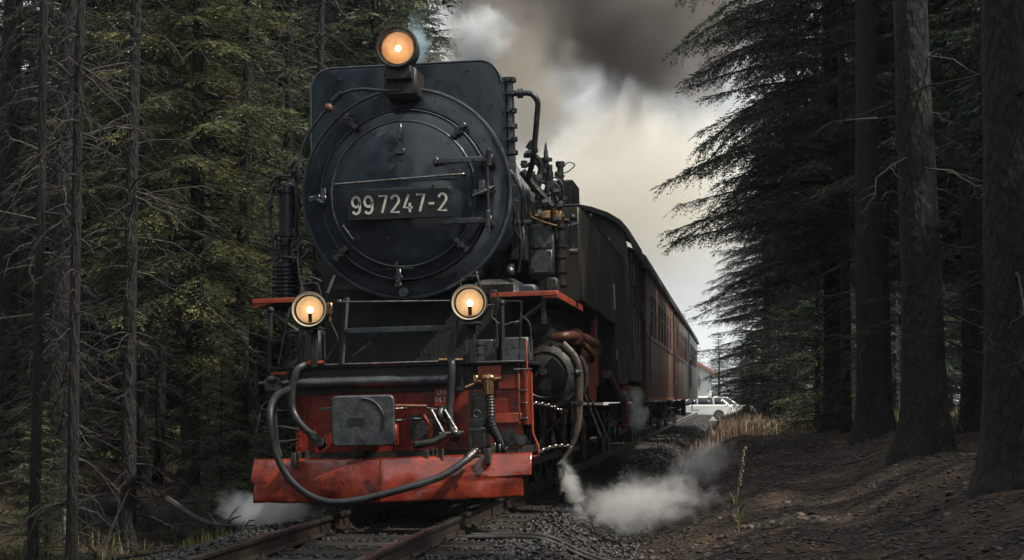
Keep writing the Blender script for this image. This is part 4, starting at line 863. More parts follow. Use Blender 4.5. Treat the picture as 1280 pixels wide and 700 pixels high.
# right brass valve, red bracket and corrugated hose
b = MB(); b.box(.67, .87, -.03, .03, 1.10, 1.20, .006); part(b, 'valve_bracket', M['orange'])
b = MB(); b.sph((.77, -.10, 1.09), (.065, .05, .045), 12); b.cyl((.66, -.10, 1.06), (.88, -.10, 1.09), .018, 10); b.cyl((.77, -.10, .96), (.77, -.10, 1.08), .048, 14); b.cyl((.58, -.12, 1.02), (.68, -.10, 1.06), .012, 8); b.box(.645, .69, -.13, -.07, 1.06, 1.12, .008); part(b, 'brass_valve', M['brass'])
b = MB(); P_h = spline([(.78, -.10, .97), (.785, -.10, .85), (.79, -.10, .72), (.83, -.06, .60), (.88, 0, .50)], 10); b.tube(P_h, [.034 + .005 * (i % 2) for i in range(len(P_h))], 10); part(b, 'corrugated_hose', M['rubber'])
b = MB(); b.box(.80, 1.02, -.03, 0, .72, .80, .004); part(b, 'beam_rib', M['orange'], beam)
b = MB(); b.cyl((.92, .05, .60), (.92, -.02, .60), .07, 16); b.cyl((.92, -.02, .60), (.92, -.06, .60), .035, 12); b.cyl((1.02, .05, .58), (1.02, -.03, .58), .045, 14); part(b, 'brake_cylinder', M['dsteel'])
# struts, treads and rods before the smokebox
for (a, c_) in (((-.47, -.10, 1.24), (-.425, -.06, 1.80)), ((.465, -.10, 1.24), (.52, -.06, 1.72))):
    b = MB(); d_ = Vector(c_) - Vector(a); b.box(-.032, .032, -.012, .012, 0, d_.length, .003, M=Matrix.Translation(a) @ d_.to_track_quat('Z', 'Y').to_matrix().to_4x4()); part(b, 'front_strut', M['bluegrey'])
tr = MB(); tr.box(-.44, .45, -.12, .02, 1.515, 1.525, .002); td = part(tr, 'front_tread', M['bluegrey'])
b = MB(); b.box(-.42, .43, -.135, -.12, 1.495, 1.54, .002)
for k in range(34): b.box(-.41 + k * .0248, -.41 + k * .0248 + .012, -.140, -.135, 1.50, 1.535)
part(b, 'tread_ribs', M['bluegrey'], td)['kind'] = 'stuff'
pipe([(-.47, -.08, 1.765), (.46, -.08, 1.745)], .009, M['steel'], 'front_rail')
pipe([(-.39, -.05, 1.30), (-.16, -.03, 1.47)], .007, M['steel'], 'stay_rod'); pipe([(-.56, -.10, 1.60), (-.50, -.10, 1.45), (-.56, -.1, 1.34), (-.62, -.1, 1.27)], .008, M['dull'], 'cable', sp=True)
b = MB(); b.box(-.58, -.53, -.15, -.10, 1.66, 1.76, .006); b.cyl((-.56, -.12, 1.60), (-.56, -.12, 1.66), .018, 8); part(b, 'cable_socket', M['brass'])
b = MB(); b.box(-.50, -.45, -.15, -.05, 1.745, 1.785, .01); b.box(-.60, -.52, -.13, -.1, 1.69, 1.71); part(b, 'cable_clamp', M['dsteel'])
b = MB(); b.cyl((-.62, -.05, 1.235), (-.62, -.05, 1.30), .03, 10); b.cyl((.27, -.05, 1.24), (.27, -.05, 1.29), .012, 8); b.sph((.27, -.05, 1.30), .018, 8); part(b, 'platform_fitting', M['dull'])
b = MB(); b.box(-.66, -.64, -.02, .0, 1.24, 1.5); b.box(-.90, -.70, .10, .30, 1.24, 1.55, .02); part(b, 'tool_box', M['dull'])
# grey boxes on the right of the platform
b = MB(); b.box(.51, .80, .30, .55, 1.235, 1.43, .012); part(b, 'tool_box', M['bluegrey']); b = MB(); b.box(.83, 1.07, .25, .55, 1.235, 1.44, .012); part(b, 'tool_box', M['plate'])
b = MB(); b.cyl((.64, .22, 1.235), (.64, .22, 1.40), .055, 16); b.cyl((.64, .22, 1.30), (.64, .22, 1.315), .062, 16); b.cyl((.64, .22, 1.38), (.64, .22, 1.41), .062, 16); part(b, 'lubricator', M['dull'])
# upright rods
def rod(p, q, r, m, ball=0, name='handrail'):
    b = MB(); b.cyl(p, q, r, 8)
    if ball: b.sph(q, ball, 10)
    return part(b, name, m)
rod((.80, -.02, 1.22), (.845, -.02, 1.74), .0085, M['steel']); rod((1.02, -.02, 1.20), (1.055, -.02, 1.725), .0085, M['steel'])
rod((.885, -.02, 1.22), (.89, -.02, 1.715), .019, M['dull'], .026, 'signal_post'); rod((-1.113, -.02, 1.2), (-1.095, -.02, 1.72), .017, M['dull'], .028, 'signal_post')
rod((-1.035, -.02, 1.25), (-.93, -.02, 1.74), .010, M['bluegrey']); rod((-.76, .05, 1.24), (-.74, .05, 1.62), .02, M['bluegrey'], name='post'); rod((-.84, .0, 1.24), (-.82, .0, 1.5), .012, M['bluegrey'], name='post')
pipe([(.84, -.02, 1.56), (.90, -.02, 1.53), (.97, -.02, 1.55), (1.03, -.02, 1.555)], .009, M['steel'], 'rod_stay', sp=True)
pipe([(.845, -.02, 1.73), (1.05, -.02, 1.725)], .007, M['dull'], 'handrail'); pipe([(1.06, -.02, 1.60), (1.12, -.02, 1.52), (1.125, -.02, 1.30)], .008, M['dull'], 'cable', sp=True)
pipe([(.80, -.03, 1.68), (.80, -.03, 1.60), (.84, -.03, 1.55), (.84, -.03, 1.35)], .010, M['dull'], 'cable', sp=True)
pipe([(.81, -.04, 1.70), (.80, -.04, 1.80), (.85, -.04, 1.81), (.86, -.04, 1.72)], .009, M['steel'], 'lamp_hook', sp=True); pipe([(.75, -.04, 1.70), (.83, -.04, 1.70)], .008, M['steel'], 'lamp_hook')
pipe([(-.93, -.02, 1.54), (-.85, -.02, 1.53), (-.76, -.02, 1.56)], .010, M['bluegrey'], 'rod_stay', sp=True)
# lettering on the beam
text('Unt.', .062, 'inspection_lettering', M['white'], (.372, -.036, .985), beam, ext=.001, sx=.9); text('04.12.', .062, 'inspection_lettering', M['white'], (.375, -.036, .925), beam, ext=.001, sx=.9)
b = MB(); b.box(.30, .47, -.035, 0, .87, 1.02, .003); part(b, 'beam_bracket', M['red'], beam)
# --- snow plough
def plough():
    vs, fs = [], []; nu, nv = 150, 18; g = np.random.default_rng(2)
    for i in range(nu + 1):
        u = -1 + 2 * i / nu; au = abs(u)
        for j in range(nv + 1):
            v = j / nv; wide = 1.14 + (.03 if v > .45 else 0) - (.04 if (v <= .45 and u > 0) else 0)
            x = u * wide - .03; z = .118 + v * .352 + (.012 * au if u > 0 else 0)
            yy = -.60 + .30 * au + .17 * (v - .30) ** 2 - .05 * (1 - v) + .022 * (math.sin(7 * x + 3 * v) * .5 + math.sin(13 * x - 5 * v + 1) * .35 + math.sin(23 * x + 9 * v) * .10) * (1 - v * .7)
            z += -.006 * abs(math.sin(9 * x)) * (1 - v); vs.append((x, yy, z))
    for i in range(nu):
        for j in range(nv): a = i * (nv + 1) + j; fs.append((a, a + nv + 1, a + nv + 2, a + 1))
    return vs, fs
b = MB(); v_, f_ = plough(); b.add(v_, f_, True); pg = part(b, 'snow_plough', M['plow']); m_ = pg.modifiers.new('thickness', 'SOLIDIFY'); m_.thickness = .014
b = MB(); b.tube([(-.03, -.655, .13), (-.03, -.65, .25), (-.03, -.62, .46)], .009, 6); part(b, 'plough_seam', M['plow'], pg)
for x_ in (-.8, -.3, .3, .8): b = MB(); b.box(x_ - .02, x_ + .02, -.45, .05, .40, .52, .004); part(b, 'plough_stay', M['dull'], pg)
b = MB(); b.box(-.85, .98, -.02, 1.6, .44, .50, .0); part(b, 'front_pan', M['dull'])
# --- frames, cylinders, wheels
for sx in (-1, 1): b = MB(); b.box(sx * .40 - .02, sx * .40 + .02, .1, 11.2, .45, 1.15); part(b, 'main_frame', M['red'])
b = MB(); b.box(-.9, .9, 1.0, 2.5, 1.0, 2.0, .05); part(b, 'smokebox_saddle', M['dull'])
for sx in (-1, 1):
    b = MB(); b.lathe([(0, 1.18), (.12, 1.185), (.20, 1.20), (.255, 1.235), (.27, 1.25), (.315, 1.255), (.315, 1.29), (.295, 1.30), (.295, 2.15), (.315, 2.16), (.315, 2.2), (0, 2.2)], (sx * 1.09, 0, 1.13), n=40); cy = part(b, 'cylinder', M['dull'])
    bolts([(sx * 1.09 + .287 * math.cos(a), 1.255, 1.13 + .287 * math.sin(a)) for a in [2 * PI * k / 14 for k in range(14)]], cy, .016, .02, M['dsteel'])
    b = MB(); b.lathe([(0, 1.12), (.03, 1.12), (.035, 1.135), (.035, 1.19)], (sx * 1.09, 0, 1.155), n=12); part(b, 'cover_nut', M['steel'], cy)
    b = MB(); b.lathe([(.20, 1.198), (.208, 1.190), (.216, 1.204)], (sx * 1.09, 0, 1.13), n=36); part(b, 'cover_ring', M['dsteel'], cy)
    b = MB(); b.lathe([(0, 1.22), (.12, 1.22), (.17, 1.25), (.17, 2.3), (0, 2.3)], (sx * .98, 0, 1.56), n=28); part(b, 'valve_chest', BL, cy)
def wheel(r, n):
    b = MB(); b.lathe([(r - .07, -.065), (r, -.065), (r, .035), (r + .03, .045), (r + .03, .065), (r - .07, .065), (r - .07, -.065)], ax='x', n=40); ty = b
    w = MB(); w.lathe([(.0, -.07), (.09, -.07), (.09, .07), (0, .07)], ax='x', n=20)
    for k in range(n): a = 2 * PI * k / n; w.tube([(0, .07 * math.cos(a), .07 * math.sin(a)), (0, (r - .05) * math.cos(a), (r - .05) * math.sin(a))], [.03, .022], 6)
    return ty, w
first = None
for j, y_ in enumerate((3.45, 4.6, 5.75, 6.9, 8.05)):
    for sx in (1, -1):
        if first is None:
            ty, w = wheel(.5, 12); first = part(w, 'driving_wheel', M['red'], loc=(sx * .52, y_, .5)); t2 = part(ty, 'tyre', M['dsteel'], first); c_ = MB(); c_.box(.07, .14, -.09, .09, -.30, .12, .03); part(c_, 'crank', M['dsteel'], first)
        else: copy_part(first, loco, (sx * .52, y_, .5), (0, 0, 0 if sx > 0 else PI))
ty, w = wheel(.29, 8); pw = part(w, 'pony_wheel', M['red'], loc=(.52, .95, .32)); part(ty, 'tyre', M['dsteel'], pw)
copy_part(pw, loco, (-.52, .95, .32), (0, 0, PI)); copy_part(pw, loco, (.52, 10.3, .32)); copy_part(pw, loco, (-.52, 10.3, .32), (0, 0, PI))
for sx in (1, -1):
    b = MB(); b.box(sx * .70 - .02, sx * .70 + .02, 3.35, 8.15, .23, .31, .01); part(b, 'coupling_rod', M['steel']); b = MB(); b.tube([(sx * .80, 2.4, 1.1), (sx * .80, 3.3, 1.0), (sx * .78, 5.75, .28)], [.03, .035, .045], 8); part(b, 'connecting_rod', M['steel'])
    b = MB(); b.box(sx * .84 - .03, sx * .84 + .03, 2.3, 3.9, 1.27, 1.33, .01); part(b, 'slide_bar', M['dsteel'])
    b = MB(); b.box(sx * .96 - .03, sx * .96 + .03, 3.6, 3.75, .75, 1.75, .02); b.box(sx * .96 - .05, sx * .96 + .03, 3.5, 4.4, 1.6, 1.7, .02); part(b, 'valve_gear_bracket', M['red'])
# cylinder drain pipe: curved dusty band narrowing to the nozzle that steams
dp = spline([(1.26, 1.14, 1.40), (1.37, 1.14, 1.27), (1.405, 1.14, 1.10), (1.395, 1.13, .85), (1.38, 1.12, .64), (1.30, 1.10, .44), (1.20, 1.08, .32)], 8)
b = MB(); vs = []; n_ = len(dp)
for i, p in enumerate(dp):
    t_ = i / (n_ - 1); d = (dp[min(i + 1, n_ - 1)] - dp[max(0, i - 1)]).normalized(); nr = Vector((d.z, 0, -d.x)); w = .034 * (1 - .85 * max(0, (t_ - .55) / .45)) + .006
    for k in range(10): a = 2 * PI * k / 10; vs.append(p + nr * math.cos(a) * w + Vector((0, 1, 0)) * math.sin(a) * .022)
b.add(vs, [(i * 10 + k, i * 10 + (k + 1) % 10, (i + 1) * 10 + (k + 1) % 10, (i + 1) * 10 + k) for i in range(n_ - 1) for k in range(10)], True); dpo = part(b, 'drain_pipe', M['tan'])
b = MB(); b.box(1.34, 1.43, 1.09, 1.17, 1.12, 1.16, .005); b.sph((1.39, 1.09, 1.14), .03, 8); b.box(1.33, 1.44, 1.10, 1.16, .86, .885); part(b, 'pipe_clamp', M['dsteel'], dpo)
for p, q in (((1.42, 1.5, .95), (1.55, 1.6, .55)), ((1.44, 1.7, .95), (1.60, 1.9, .50)), ((1.30, 1.1, .80), (1.10, 1.2, .62))): pipe([p, q], .010, M['steel'], 'drain_rod')
# reddish steam pipe and rounded red pans
b = MB(); q_ = [(.90, 1.5, 1.43), (1.10, 1.5, 1.46), (1.28, 1.55, 1.49), (1.36, 2.2, 1.49), (1.40, 3.0, 1.46)]; b.tube(spline(q_, 5), .044, 12); flange(b, (1.32, 1.8, 1.49), (1.36, 2.2, 1.49), .075, .05); part(b, 'steam_pipe', M['hose_red'])
pipe([(1.34, 1.9, 1.44), (1.38, 2.3, 1.40), (1.36, 3.2, 1.32), (1.25, 3.4, 1.25)], .03, M['rust'], 'pipe', sp=True)
b = MB(); b.prism([(a, z) for a, z in rrect(3.0, 3.9, .88, 1.42, .12)], 1.26, 1.33, ax='x'); part(b, 'air_reservoir_plate', M['red'])
b = MB(); b.lathe([(0, 4.8), (.12, 4.82), (.16, 4.9), (.16, 6.4), (.12, 6.48), (0, 6.5)], (1.05, 0, 1.52), n=24); part(b, 'air_reservoir', BL)
b = MB(); b.prism([(y_, z) for y_, z in rrect(4.6, 4.95, 1.05, 1.82, .08)], 1.22, 1.27, ax='x'); part(b, 'hanger_plate', M['red'])
b = MB(); b.box(1.0, 1.32, 8.6, 11.6, .98, 1.08, .01); b.tube([(1.33, 8.4, 1.02), (1.33, 11.6, 1.02)], .05, 10); part(b, 'cab_step_beam', M['rust'])
b = MB(); b.tube(spline([(1.28, 6.0, 1.2), (1.33, 6.6, 1.0), (1.33, 7.8, .92), (1.30, 8.6, .98)], 5), .06, 10); part(b, 'steam_pipe', M['hose_red'])
b = MB(); b.box(1.20, 1.30, 9.3, 9.45, .55, 1.0, .01); b.box(1.15, 1.33, 9.1, 9.7, .50, .54, .01); part(b, 'cab_step', M['red'])
# --- running boards
for sx in (1, -1):
    rb = MB(); o_ = [(.79, .27), (1.31, .27), (1.315, 2.48), (.79, 2.48)] if sx > 0 else [(-.93, .27), (-1.33, .27), (-1.33, 2.48), (-.93, 2.48)]
    rb.prism(o_, 1.800, 1.815, ax='z'); r0 = part(rb, 'running_board', M['dull'])
    e = MB()
    if sx > 0: e.box(.76, 1.325, .255, .27, 1.785, 1.825, .003); e.box(1.315, 1.33, .27, 2.55, 1.765, 1.825, .003); e.box(1.20, 1.315, .262, .40, 1.765, 1.785, .003)
    else: e.box(-1.345, -.90, .255, .27, 1.80, 1.84, .003); e.box(-1.345, -1.33, .27, 2.5, 1.78, 1.84, .003); e.prism([(-1.33, 1.76), (-1.15, 1.80), (-1.33, 1.80)], .262, .30)
    part(e, 'board_edge', M['orange'], r0)
    b = MB(); b.box(sx * 1.2 - .02, sx * 1.2 + .02, .3, .34, 1.55, 1.80); b.tube([(sx * 1.2, .32, 1.72), (sx * .95, .32, 1.55)], .02, 6); part(b, 'board_bracket', M['dull'], r0)
# --- side tanks
for sx in (1, -1):
    b = MB(); x0, x1 = sorted((sx * .88, sx * 1.325)); b.box(x0, x1, 2.55, 9.25, 1.86, 2.83, .022)
    tk = part(b, 'side_tank', M['tank']); e = MB(); e.box(x0 - .004, x1 + .004, 2.546, 9.254, 2.822, 2.838, .004); part(e, 'tank_rim', M['tank'], tk)
    for k in range(1): e = MB(); e.cyl((sx * 1.1, 5.6, 2.83), (sx * 1.1, 5.6, 2.93), .2, 24); part(e, 'filler_lid', BL, tk)
    if sx > 0:
        for y_ in (4.2, 6.9):
            pipe([(1.29, y_, 2.83), (1.29, y_, 2.90), (1.29, y_ + .12, 2.93), (1.29, y_ + .16, 2.88)], .012, M['dsteel'], 'lifting_hook', tk, sp=True)
        e = MB(); e.box(1.326, 1.331, 6.85, 7.1, 2.02, 2.34, .001); part(e, 'builder_plate', M['white'], tk)
        bolts([(1.325, 2.75 + .3 * k, z_) for k in range(20) for z_ in (2.79, 1.91)], tk, .008, .004, M['tank'], 'rivet', 'x')
e = MB(); e.box(1.326, 1.332, 7.0, 7.2, 1.40, 1.52); part(e, 'warning_sign', M['white'])
b = MB(); b.box(1.0, 1.322, 7.3, 9.2, 1.10, 1.86, .01); part(b, 'lower_tank', M['tank'])
b = MB(); b.box(-1.0, .95, 2.6, 9.2, 1.20, 1.86); part(b, 'firebox_shell', M['dull'])
# --- cab and bunker
cabo = [( -1.37, 1.15), (1.37, 1.15), (1.37, 3.02)] + [(1.37 * math.cos(a), 3.02 + .62 * math.sin(a) ** .8) for a in [PI * k / 14 for k in range(1, 14)]] + [(-1.37, 3.02)]
b = MB(); b.prism(cabo, 9.25, 9.30); part(b, 'cab_front', M['tank'])
for sx in (1, -1):
    x0, x1 = sorted((sx * 1.34, sx * 1.37))
    b = MB(); b.box(x0, x1, 9.30, 10.0, 1.15, 3.02); b.box(x0, x1, 10.0, 10.6, 1.15, 2.2); b.box(x0, x1, 10.0, 10.6, 2.75, 3.02); b.box(x0, x1, 10.6, 11.9, 1.15, 3.02); cs = part(b, 'cab_side', M['tank'])
    b = MB(); b.box(sx * 1.352 - .006, sx * 1.352 + .006, 10.02, 10.58, 2.22, 2.73); part(b, 'cab_window', M['glass'], cs)
    for y_ in (9.34, 9.95, 10.66): rod((sx * 1.41, y_, 1.3), (sx * 1.41, y_, 2.95), .012, M['steel'])
ro_ = [(1.46, 2.98), (1.46, 3.02)] + [(1.46 * math.cos(a), 3.03 + .66 * math.sin(a) ** .8) for a in [PI * k / 14 for k in range(1, 14)]] + [(-1.46, 3.02), (-1.46, 2.98)] + [(-1.42 * math.cos(a), 3.0 + .62 * math.sin(a) ** .8) for a in [PI * k / 14 for k in range(1, 14)]]
b = MB(); b.prism(ro_, 8.85, 11.95); part(b, 'cab_roof', M['dull'])
b = MB(); b.box(-1.37, 1.37, 11.85, 11.9, 1.15, 3.0); part(b, 'bunker_back', M['tank'])
b = MB(); b.box(1.372, 1.46, 11.0, 11.7, 2.1, 2.35, .01); b.box(1.372, 1.44, 9.6, 9.9, 2.5, 2.8, .01); part(b, 'cab_locker', M['dull'])
b = MB(); b.box(-.4, .4, 9.24, 9.245, 2.9, 3.3); part(b, 'cab_spectacle', M['glass'])
# --- left air pump (finned)
ap = empty('air_pump', (0, 0, 0), parent=loco)
b = MB(); b.cyl((-1.21, .9, 1.86), (-1.21, .9, 2.20), .095, 24); b.cyl((-1.21, .9, 2.20), (-1.21, .9, 2.42), .05, 16); b.cyl((-1.19, .9, 2.46), (-1.19, .9, 2.86), .085, 24); b.cyl((-1.19, .9, 2.84), (-1.19, .9, 2.88), .108, 24); b.cyl((-1.19, .9, 2.44), (-1.19, .9, 2.48), .108, 24); b.sph((-1.19, .9, 2.88), (.07, .07, .06), 12); part(b, 'pump_body', BL, ap)
f0 = None
for k in range(9):
    if f0 is None: b = MB(); b.lathe([(.09, -.006), (.138, -.006), (.138, .006), (.09, .006)], ax='z', n=28); f0 = part(b, 'fin', M['dsteel'], ap, (-1.21, .9, 1.88))
    else: c_ = f0.copy(); C.objects.link(c_); c_.parent = ap; c_.location = (-1.21, .9, 1.88 + k * .036)
pipe([(-1.11, .8, 2.5), (-1.05, .75, 2.3), (-1.08, .78, 2.2)], .014, M['dsteel'], 'pump_pipe', ap, sp=True)
for z_, x_ in ((3.02, -1.16), (2.95, -1.28), (2.86, -1.30), (2.36, -1.28), (2.30, -1.15)):
    b = MB(); b.cyl((x_, .82, z_), (x_ + .10, .80, z_ + .01), .016, 8); b.cyl((x_ + .02, .82, z_ - .05), (x_ + .02, .82, z_ + .05), .022, 8); b.sph((x_ + .02, .82, z_ + .05), .028, 8); part(b, 'pump_valve', M['dsteel'], ap)
pipe([(-1.16, .85, 2.98), (-1.12, .8, 3.08), (-1.04, .7, 3.10), (-.98, .6, 3.02)], .014, M['steel'], 'pump_pipe', ap, sp=True)
pipe([(-.95, .30, 2.20), (-.93, .32, 2.0), (-.88, .32, 1.84)], .011, M['dull'], 'pipe', sp=True); pipe([(-.85, .1, 1.95), (-.78, .1, 2.0), (-.68, .1, 1.96)], .009, M['dsteel'], 'pipe', sp=True)
pipe([(-.62, .3, 2.02), (-.66, .2, 1.86)], .014, M['dull'], 'pipe'); pipe([(.62, .35, 2.02), (.66, .3, 1.86)], .012, M['dull'], 'pipe')
for q_, r_3 in (([(-1.30, .8, 2.30), (-1.33, .8, 2.55), (-1.31, .8, 2.85), (-1.22, .8, 3.0)], .014), ([(-1.08, .75, 2.40), (-1.05, .7, 2.7), (-1.06, .7, 2.95), (-1.0, .6, 3.05)], .018), ([(-1.36, .8, 2.22), (-1.2, .78, 2.25), (-1.02, .7, 2.22), (-.95, .7, 2.3)], .012), ([(-1.34, .8, 2.9), (-1.25, .78, 2.98), (-1.1, .7, 2.97)], .012), ([(-1.02, .6, 2.15), (-1.0, .6, 2.5), (-1.02, .6, 2.75)], .010)): pipe(q_, r_3, M['dsteel'], 'pump_pipe', ap, sp=True)
for x_, z_ in ((-1.30, 2.44), (-1.08, 2.40), (-1.33, 2.72), (-1.05, 2.72), (-1.28, 2.24), (-1.10, 2.24)):
    b = MB(); b.cyl((x_, .74, z_), (x_, .82, z_), .03, 8); b.cyl((x_, .76, z_ - .045), (x_, .76, z_ + .045), .018, 6); part(b, 'pump_union', M['dsteel'], ap)
# curved handrail over the left shoulder with its copper elbow
ph = pipe([(.10, .22, 3.60), (-.12, .20, 3.60), (-.33, .20, 3.625), (-.48, .20, 3.60), (-.575, .22, 3.52), (-.70, .25, 3.42), (-.84, .28, 3.24), (-.92, .30, 3.02), (-.935, .36, 2.85)], .015, M['bluegrey'], 'lamp_conduit', sp=True)
b = MB(); b.sph((-.62, .20, 3.475), .042, 12); part(b, 'conduit_box', M['hose_red'], ph)
b = MB(); b.tube([(-.585, .20, 3.53), (-.50, .19, 3.60)], .026, 10); part(b, 'conduit_sleeve', M['dull'], ph)
# --- right-hand pipe cluster
b = MB()
b.cyl((.865, .9, 3.10), (.865, .9, 3.80), .042, 14)
for z_ in (3.12, 3.24, 3.36, 3.50, 3.66, 3.78): b.cyl((.865, .9, z_ - .018), (.865, .9, z_ + .018), .072, 14)
part(b, 'feed_valve_column', M['dsteel'])
bolts([(.865 + dx, .83, z_) for z_ in (3.24, 3.50, 3.78) for dx in (-.04, .04)], loco, .016, .02, M['dsteel'])
b = MB(); b.tube(fillet([(.90, .9, 3.655), (1.07, .9, 3.655), (1.13, .92, 3.58), (1.06, 1.0, 3.05), (.98, 1.2, 2.92)], .09), .026, 10); flange(b, (.97, .9, 3.655), (1.07, .9, 3.655), .045, .05); part(b, 'feed_pipe', M['dsteel'])
def P(x, z, y=1.6): return (x, y, z)
pl_ = [([P(.90, 3.20), P(1.0, 3.19), P(1.06, 3.10), P(1.02, 2.95), P(.97, 2.85)], .026), ([P(.88, 3.05), P(.98, 2.92), P(1.08, 2.80), P(1.16, 2.70)], .038), ([P(.90, 3.10), P(1.02, 3.12), P(1.06, 3.0), P(1.02, 2.85)], .02),
       ([P(.86, 2.95, .9), P(.95, 2.75, 1.0), P(.93, 2.55, 1.1), P(.96, 2.45, 1.2)], .012), ([P(1.10, 2.95), P(1.20, 2.92), P(1.24, 2.80), P(1.14, 2.75), P(1.06, 2.82)], .009), ([P(1.12, 2.88), P(1.18, 2.98), P(1.26, 2.90), P(1.26, 2.72)], .008),
       ([P(1.02, 2.66), P(1.05, 2.58), P(1.20, 2.52), P(1.24, 2.60)], .008), ([P(1.14, 3.10), P(1.13, 2.95), P(1.10, 2.80)], .03), ([P(.84, 2.80, .8), P(.90, 2.60, .8), P(.88, 2.45, .9), P(.93, 2.34, 1.0)], .011),
       ([P(1.16, 2.80), P(1.18, 2.55), P(1.19, 2.40)], .012), ([P(1.24, 2.62, 1.9), P(1.29, 2.58, 1.9), P(1.29, 2.45, 1.9), P(1.26, 2.38, 1.9)], .009), ([P(.94, 3.26), P(.99, 3.32), P(1.01, 3.22)], .03),
       ([P(1.06, 2.95), P(1.16, 2.88), P(1.22, 2.70), P(1.26, 2.60)], .018), ([P(1.0, 2.80), P(1.12, 2.74), P(1.16, 2.60), P(1.16, 2.52)], .026), ([P(.96, 2.95), P(1.06, 2.84), P(1.10, 2.62), P(1.08, 2.52)], .022), ([P(.90, 2.60, 1.0), P(.93, 2.3, 1.0), P(.90, 2.05, 1.0)], .014)]
for i, (q_, r_2) in enumerate(pl_): pipe(q_, r_2, M['steel'] if r_2 < .0095 else (M['dsteel'] if i % 2 else M['dull']), 'pipe', sp=True, n=8)
# safety valve, whistle and brass injector
b = MB(); b.cyl((1.075, 1.9, 3.05), (1.075, 1.9, 3.28), .035, 12, .02); b.cyl((1.075, 1.9, 3.28), (1.075, 1.9, 3.36), .018, 8, .006); b.cyl((1.075, 1.9, 3.18), (1.075, 1.9, 3.21), .06, 12); b.sph((1.075, 1.9, 3.05), .07, 12); part(b, 'safety_valve', M['dsteel'])
b = MB(); b.cyl((1.21, 1.9, 2.95), (1.21, 1.9, 3.16), .03, 12); b.cyl((1.21, 1.9, 3.12), (1.21, 1.9, 3.17), .044, 12); b.cyl((1.21, 1.9, 3.02), (1.21, 1.9, 3.04), .04, 12); part(b, 'whistle', M['dsteel'])
pipe([(1.22, 1.9, 3.10), (1.29, 1.9, 3.16), (1.35, 1.9, 3.13), (1.28, 1.9, 3.07), (1.23, 1.9, 3.06)], .006, M['steel'], 'whistle_cord', sp=True)
b = MB(); b.box(1.05, 1.16, 1.5, 1.62, 2.58, 2.66, .012); b.cyl((1.0, 1.55, 2.62), (1.26, 1.55, 2.60), .016, 8); b.cyl((1.18, 1.5, 2.56), (1.18, 1.5, 2.68), .02, 8); b.box(1.19, 1.25, 1.5, 1.58, 2.56, 2.66, .006); part(b, 'injector', M['brass'])
pipe([(.97, 1.4, 2.68), (.98, 1.4, 2.60), (1.10, 1.4, 2.54), (1.22, 1.4, 2.50)], .008, M['brass'], 'copper_pipe', sp=True)
pipe([(1.27, 2.3, 2.62), (1.31, 2.3, 2.60), (1.32, 2.3, 2.50), (1.27, 2.3, 2.42), (1.28, 2.3, 2.36)], .010, M['bluegrey'], 'hose', sp=True); b = MB(); b.cyl((1.25, 2.2, 2.33), (1.33, 2.2, 2.33), .03, 10); b.sph((1.29, 2.2, 2.66), .035, 8); b.cyl((1.24, 2.2, 2.58), (1.34, 2.2, 2.60), .014, 8); part(b, 'injector_valve', M['steel'])
# feed pump casing with two bolted covers
b = MB(); b.box(.90, 1.16, 1.62, 2.2, 2.06, 2.55, .02); fp = part(b, 'feed_pump', M['plate'])
for z0, z1 in ((2.315, 2.535), (2.085, 2.30)):
    b = MB(); b.box(.935, 1.145, 1.59, 1.625, z0, z1, .008); cv = part(b, 'pump_cover', M['plate']); bolts([(x_, 1.59, z_) for x_ in (.965, 1.115) for z_ in (z0 + .035, z1 - .035)], cv, .018, .014, M['dsteel'])
b = MB(); b.cyl((1.21, 1.7, 1.95), (1.21, 1.7, 2.55), .05, 14)
for z_ in (1.98, 2.1, 2.24, 2.34, 2.52): b.cyl((1.21, 1.7, z_ - .012), (1.21, 1.7, z_ + .012), .068, 14)
part(b, 'pump_cylinder', M['dull'])
b = MB(); b.box(.78, .93, 1.3, 1.7, 2.18, 2.55, .02); b.cyl((.80, 1.25, 2.52), (1.0, 1.25, 2.52), .03, 10); part(b, 'pump_side_casing', M['dull'])
b = MB(); b.box(.82, 1.04, 1.1, 1.4, 1.83, 1.95, .02); part(b, 'lubricator', M['bluegrey']); b = MB(); b.box(1.10, 1.22, 1.3, 1.5, 1.86, 2.02, .02); b.cyl((1.16, 1.3, 1.93), (1.16, 1.26, 1.93), .035, 12); part(b, 'lubricator', M['dull'])
b = MB(); b.cyl((.84, .9, 2.12), (.84, .9, 2.02), .04, 12); b.sph((.84, .86, 2.05), .05, 10); part(b, 'blow_down_valve', M['dsteel'])
r2 = random.Random(9)
for k in range(26):                          # small valves, nuts and unions crowding the pipework
    x_ = r2.uniform(.92, 1.28); z_ = r2.uniform(2.55, 3.0) if x_ > 1.0 else r2.uniform(2.6, 3.2); y_ = r2.uniform(1.3, 2.0); b = MB(); s_ = r2.uniform(.016, .032)
    d_ = r2.choice([(s_ * 2, 0, 0), (0, 0, s_ * 2.2), (0, -s_ * 2, 0)]); b.cyl((x_, y_, z_), (x_ + d_[0], y_ + d_[1], z_ + d_[2]), s_, 8); b.cyl((x_ + d_[0] * .4, y_ + d_[1] * .4, z_ + d_[2] * .4), (x_ + d_[0] * .6, y_ + d_[1] * .6, z_ + d_[2] * .6), s_ * 1.4, 6); part(b, 'pipe_union', M['dsteel'] if k % 3 else M['steel'])
b = MB(); b.tube([(.90, 2.0, 3.05), (1.0, 2.6, 3.10), (1.08, 8.9, 3.12)], .022, 8); part(b, 'boiler_handrail', M['dsteel'])
b = MB(); b.box(.88, 1.14, 3.95, 4.6, 2.9, 3.28, .02); part(b, 'sand_box', M['dull'])
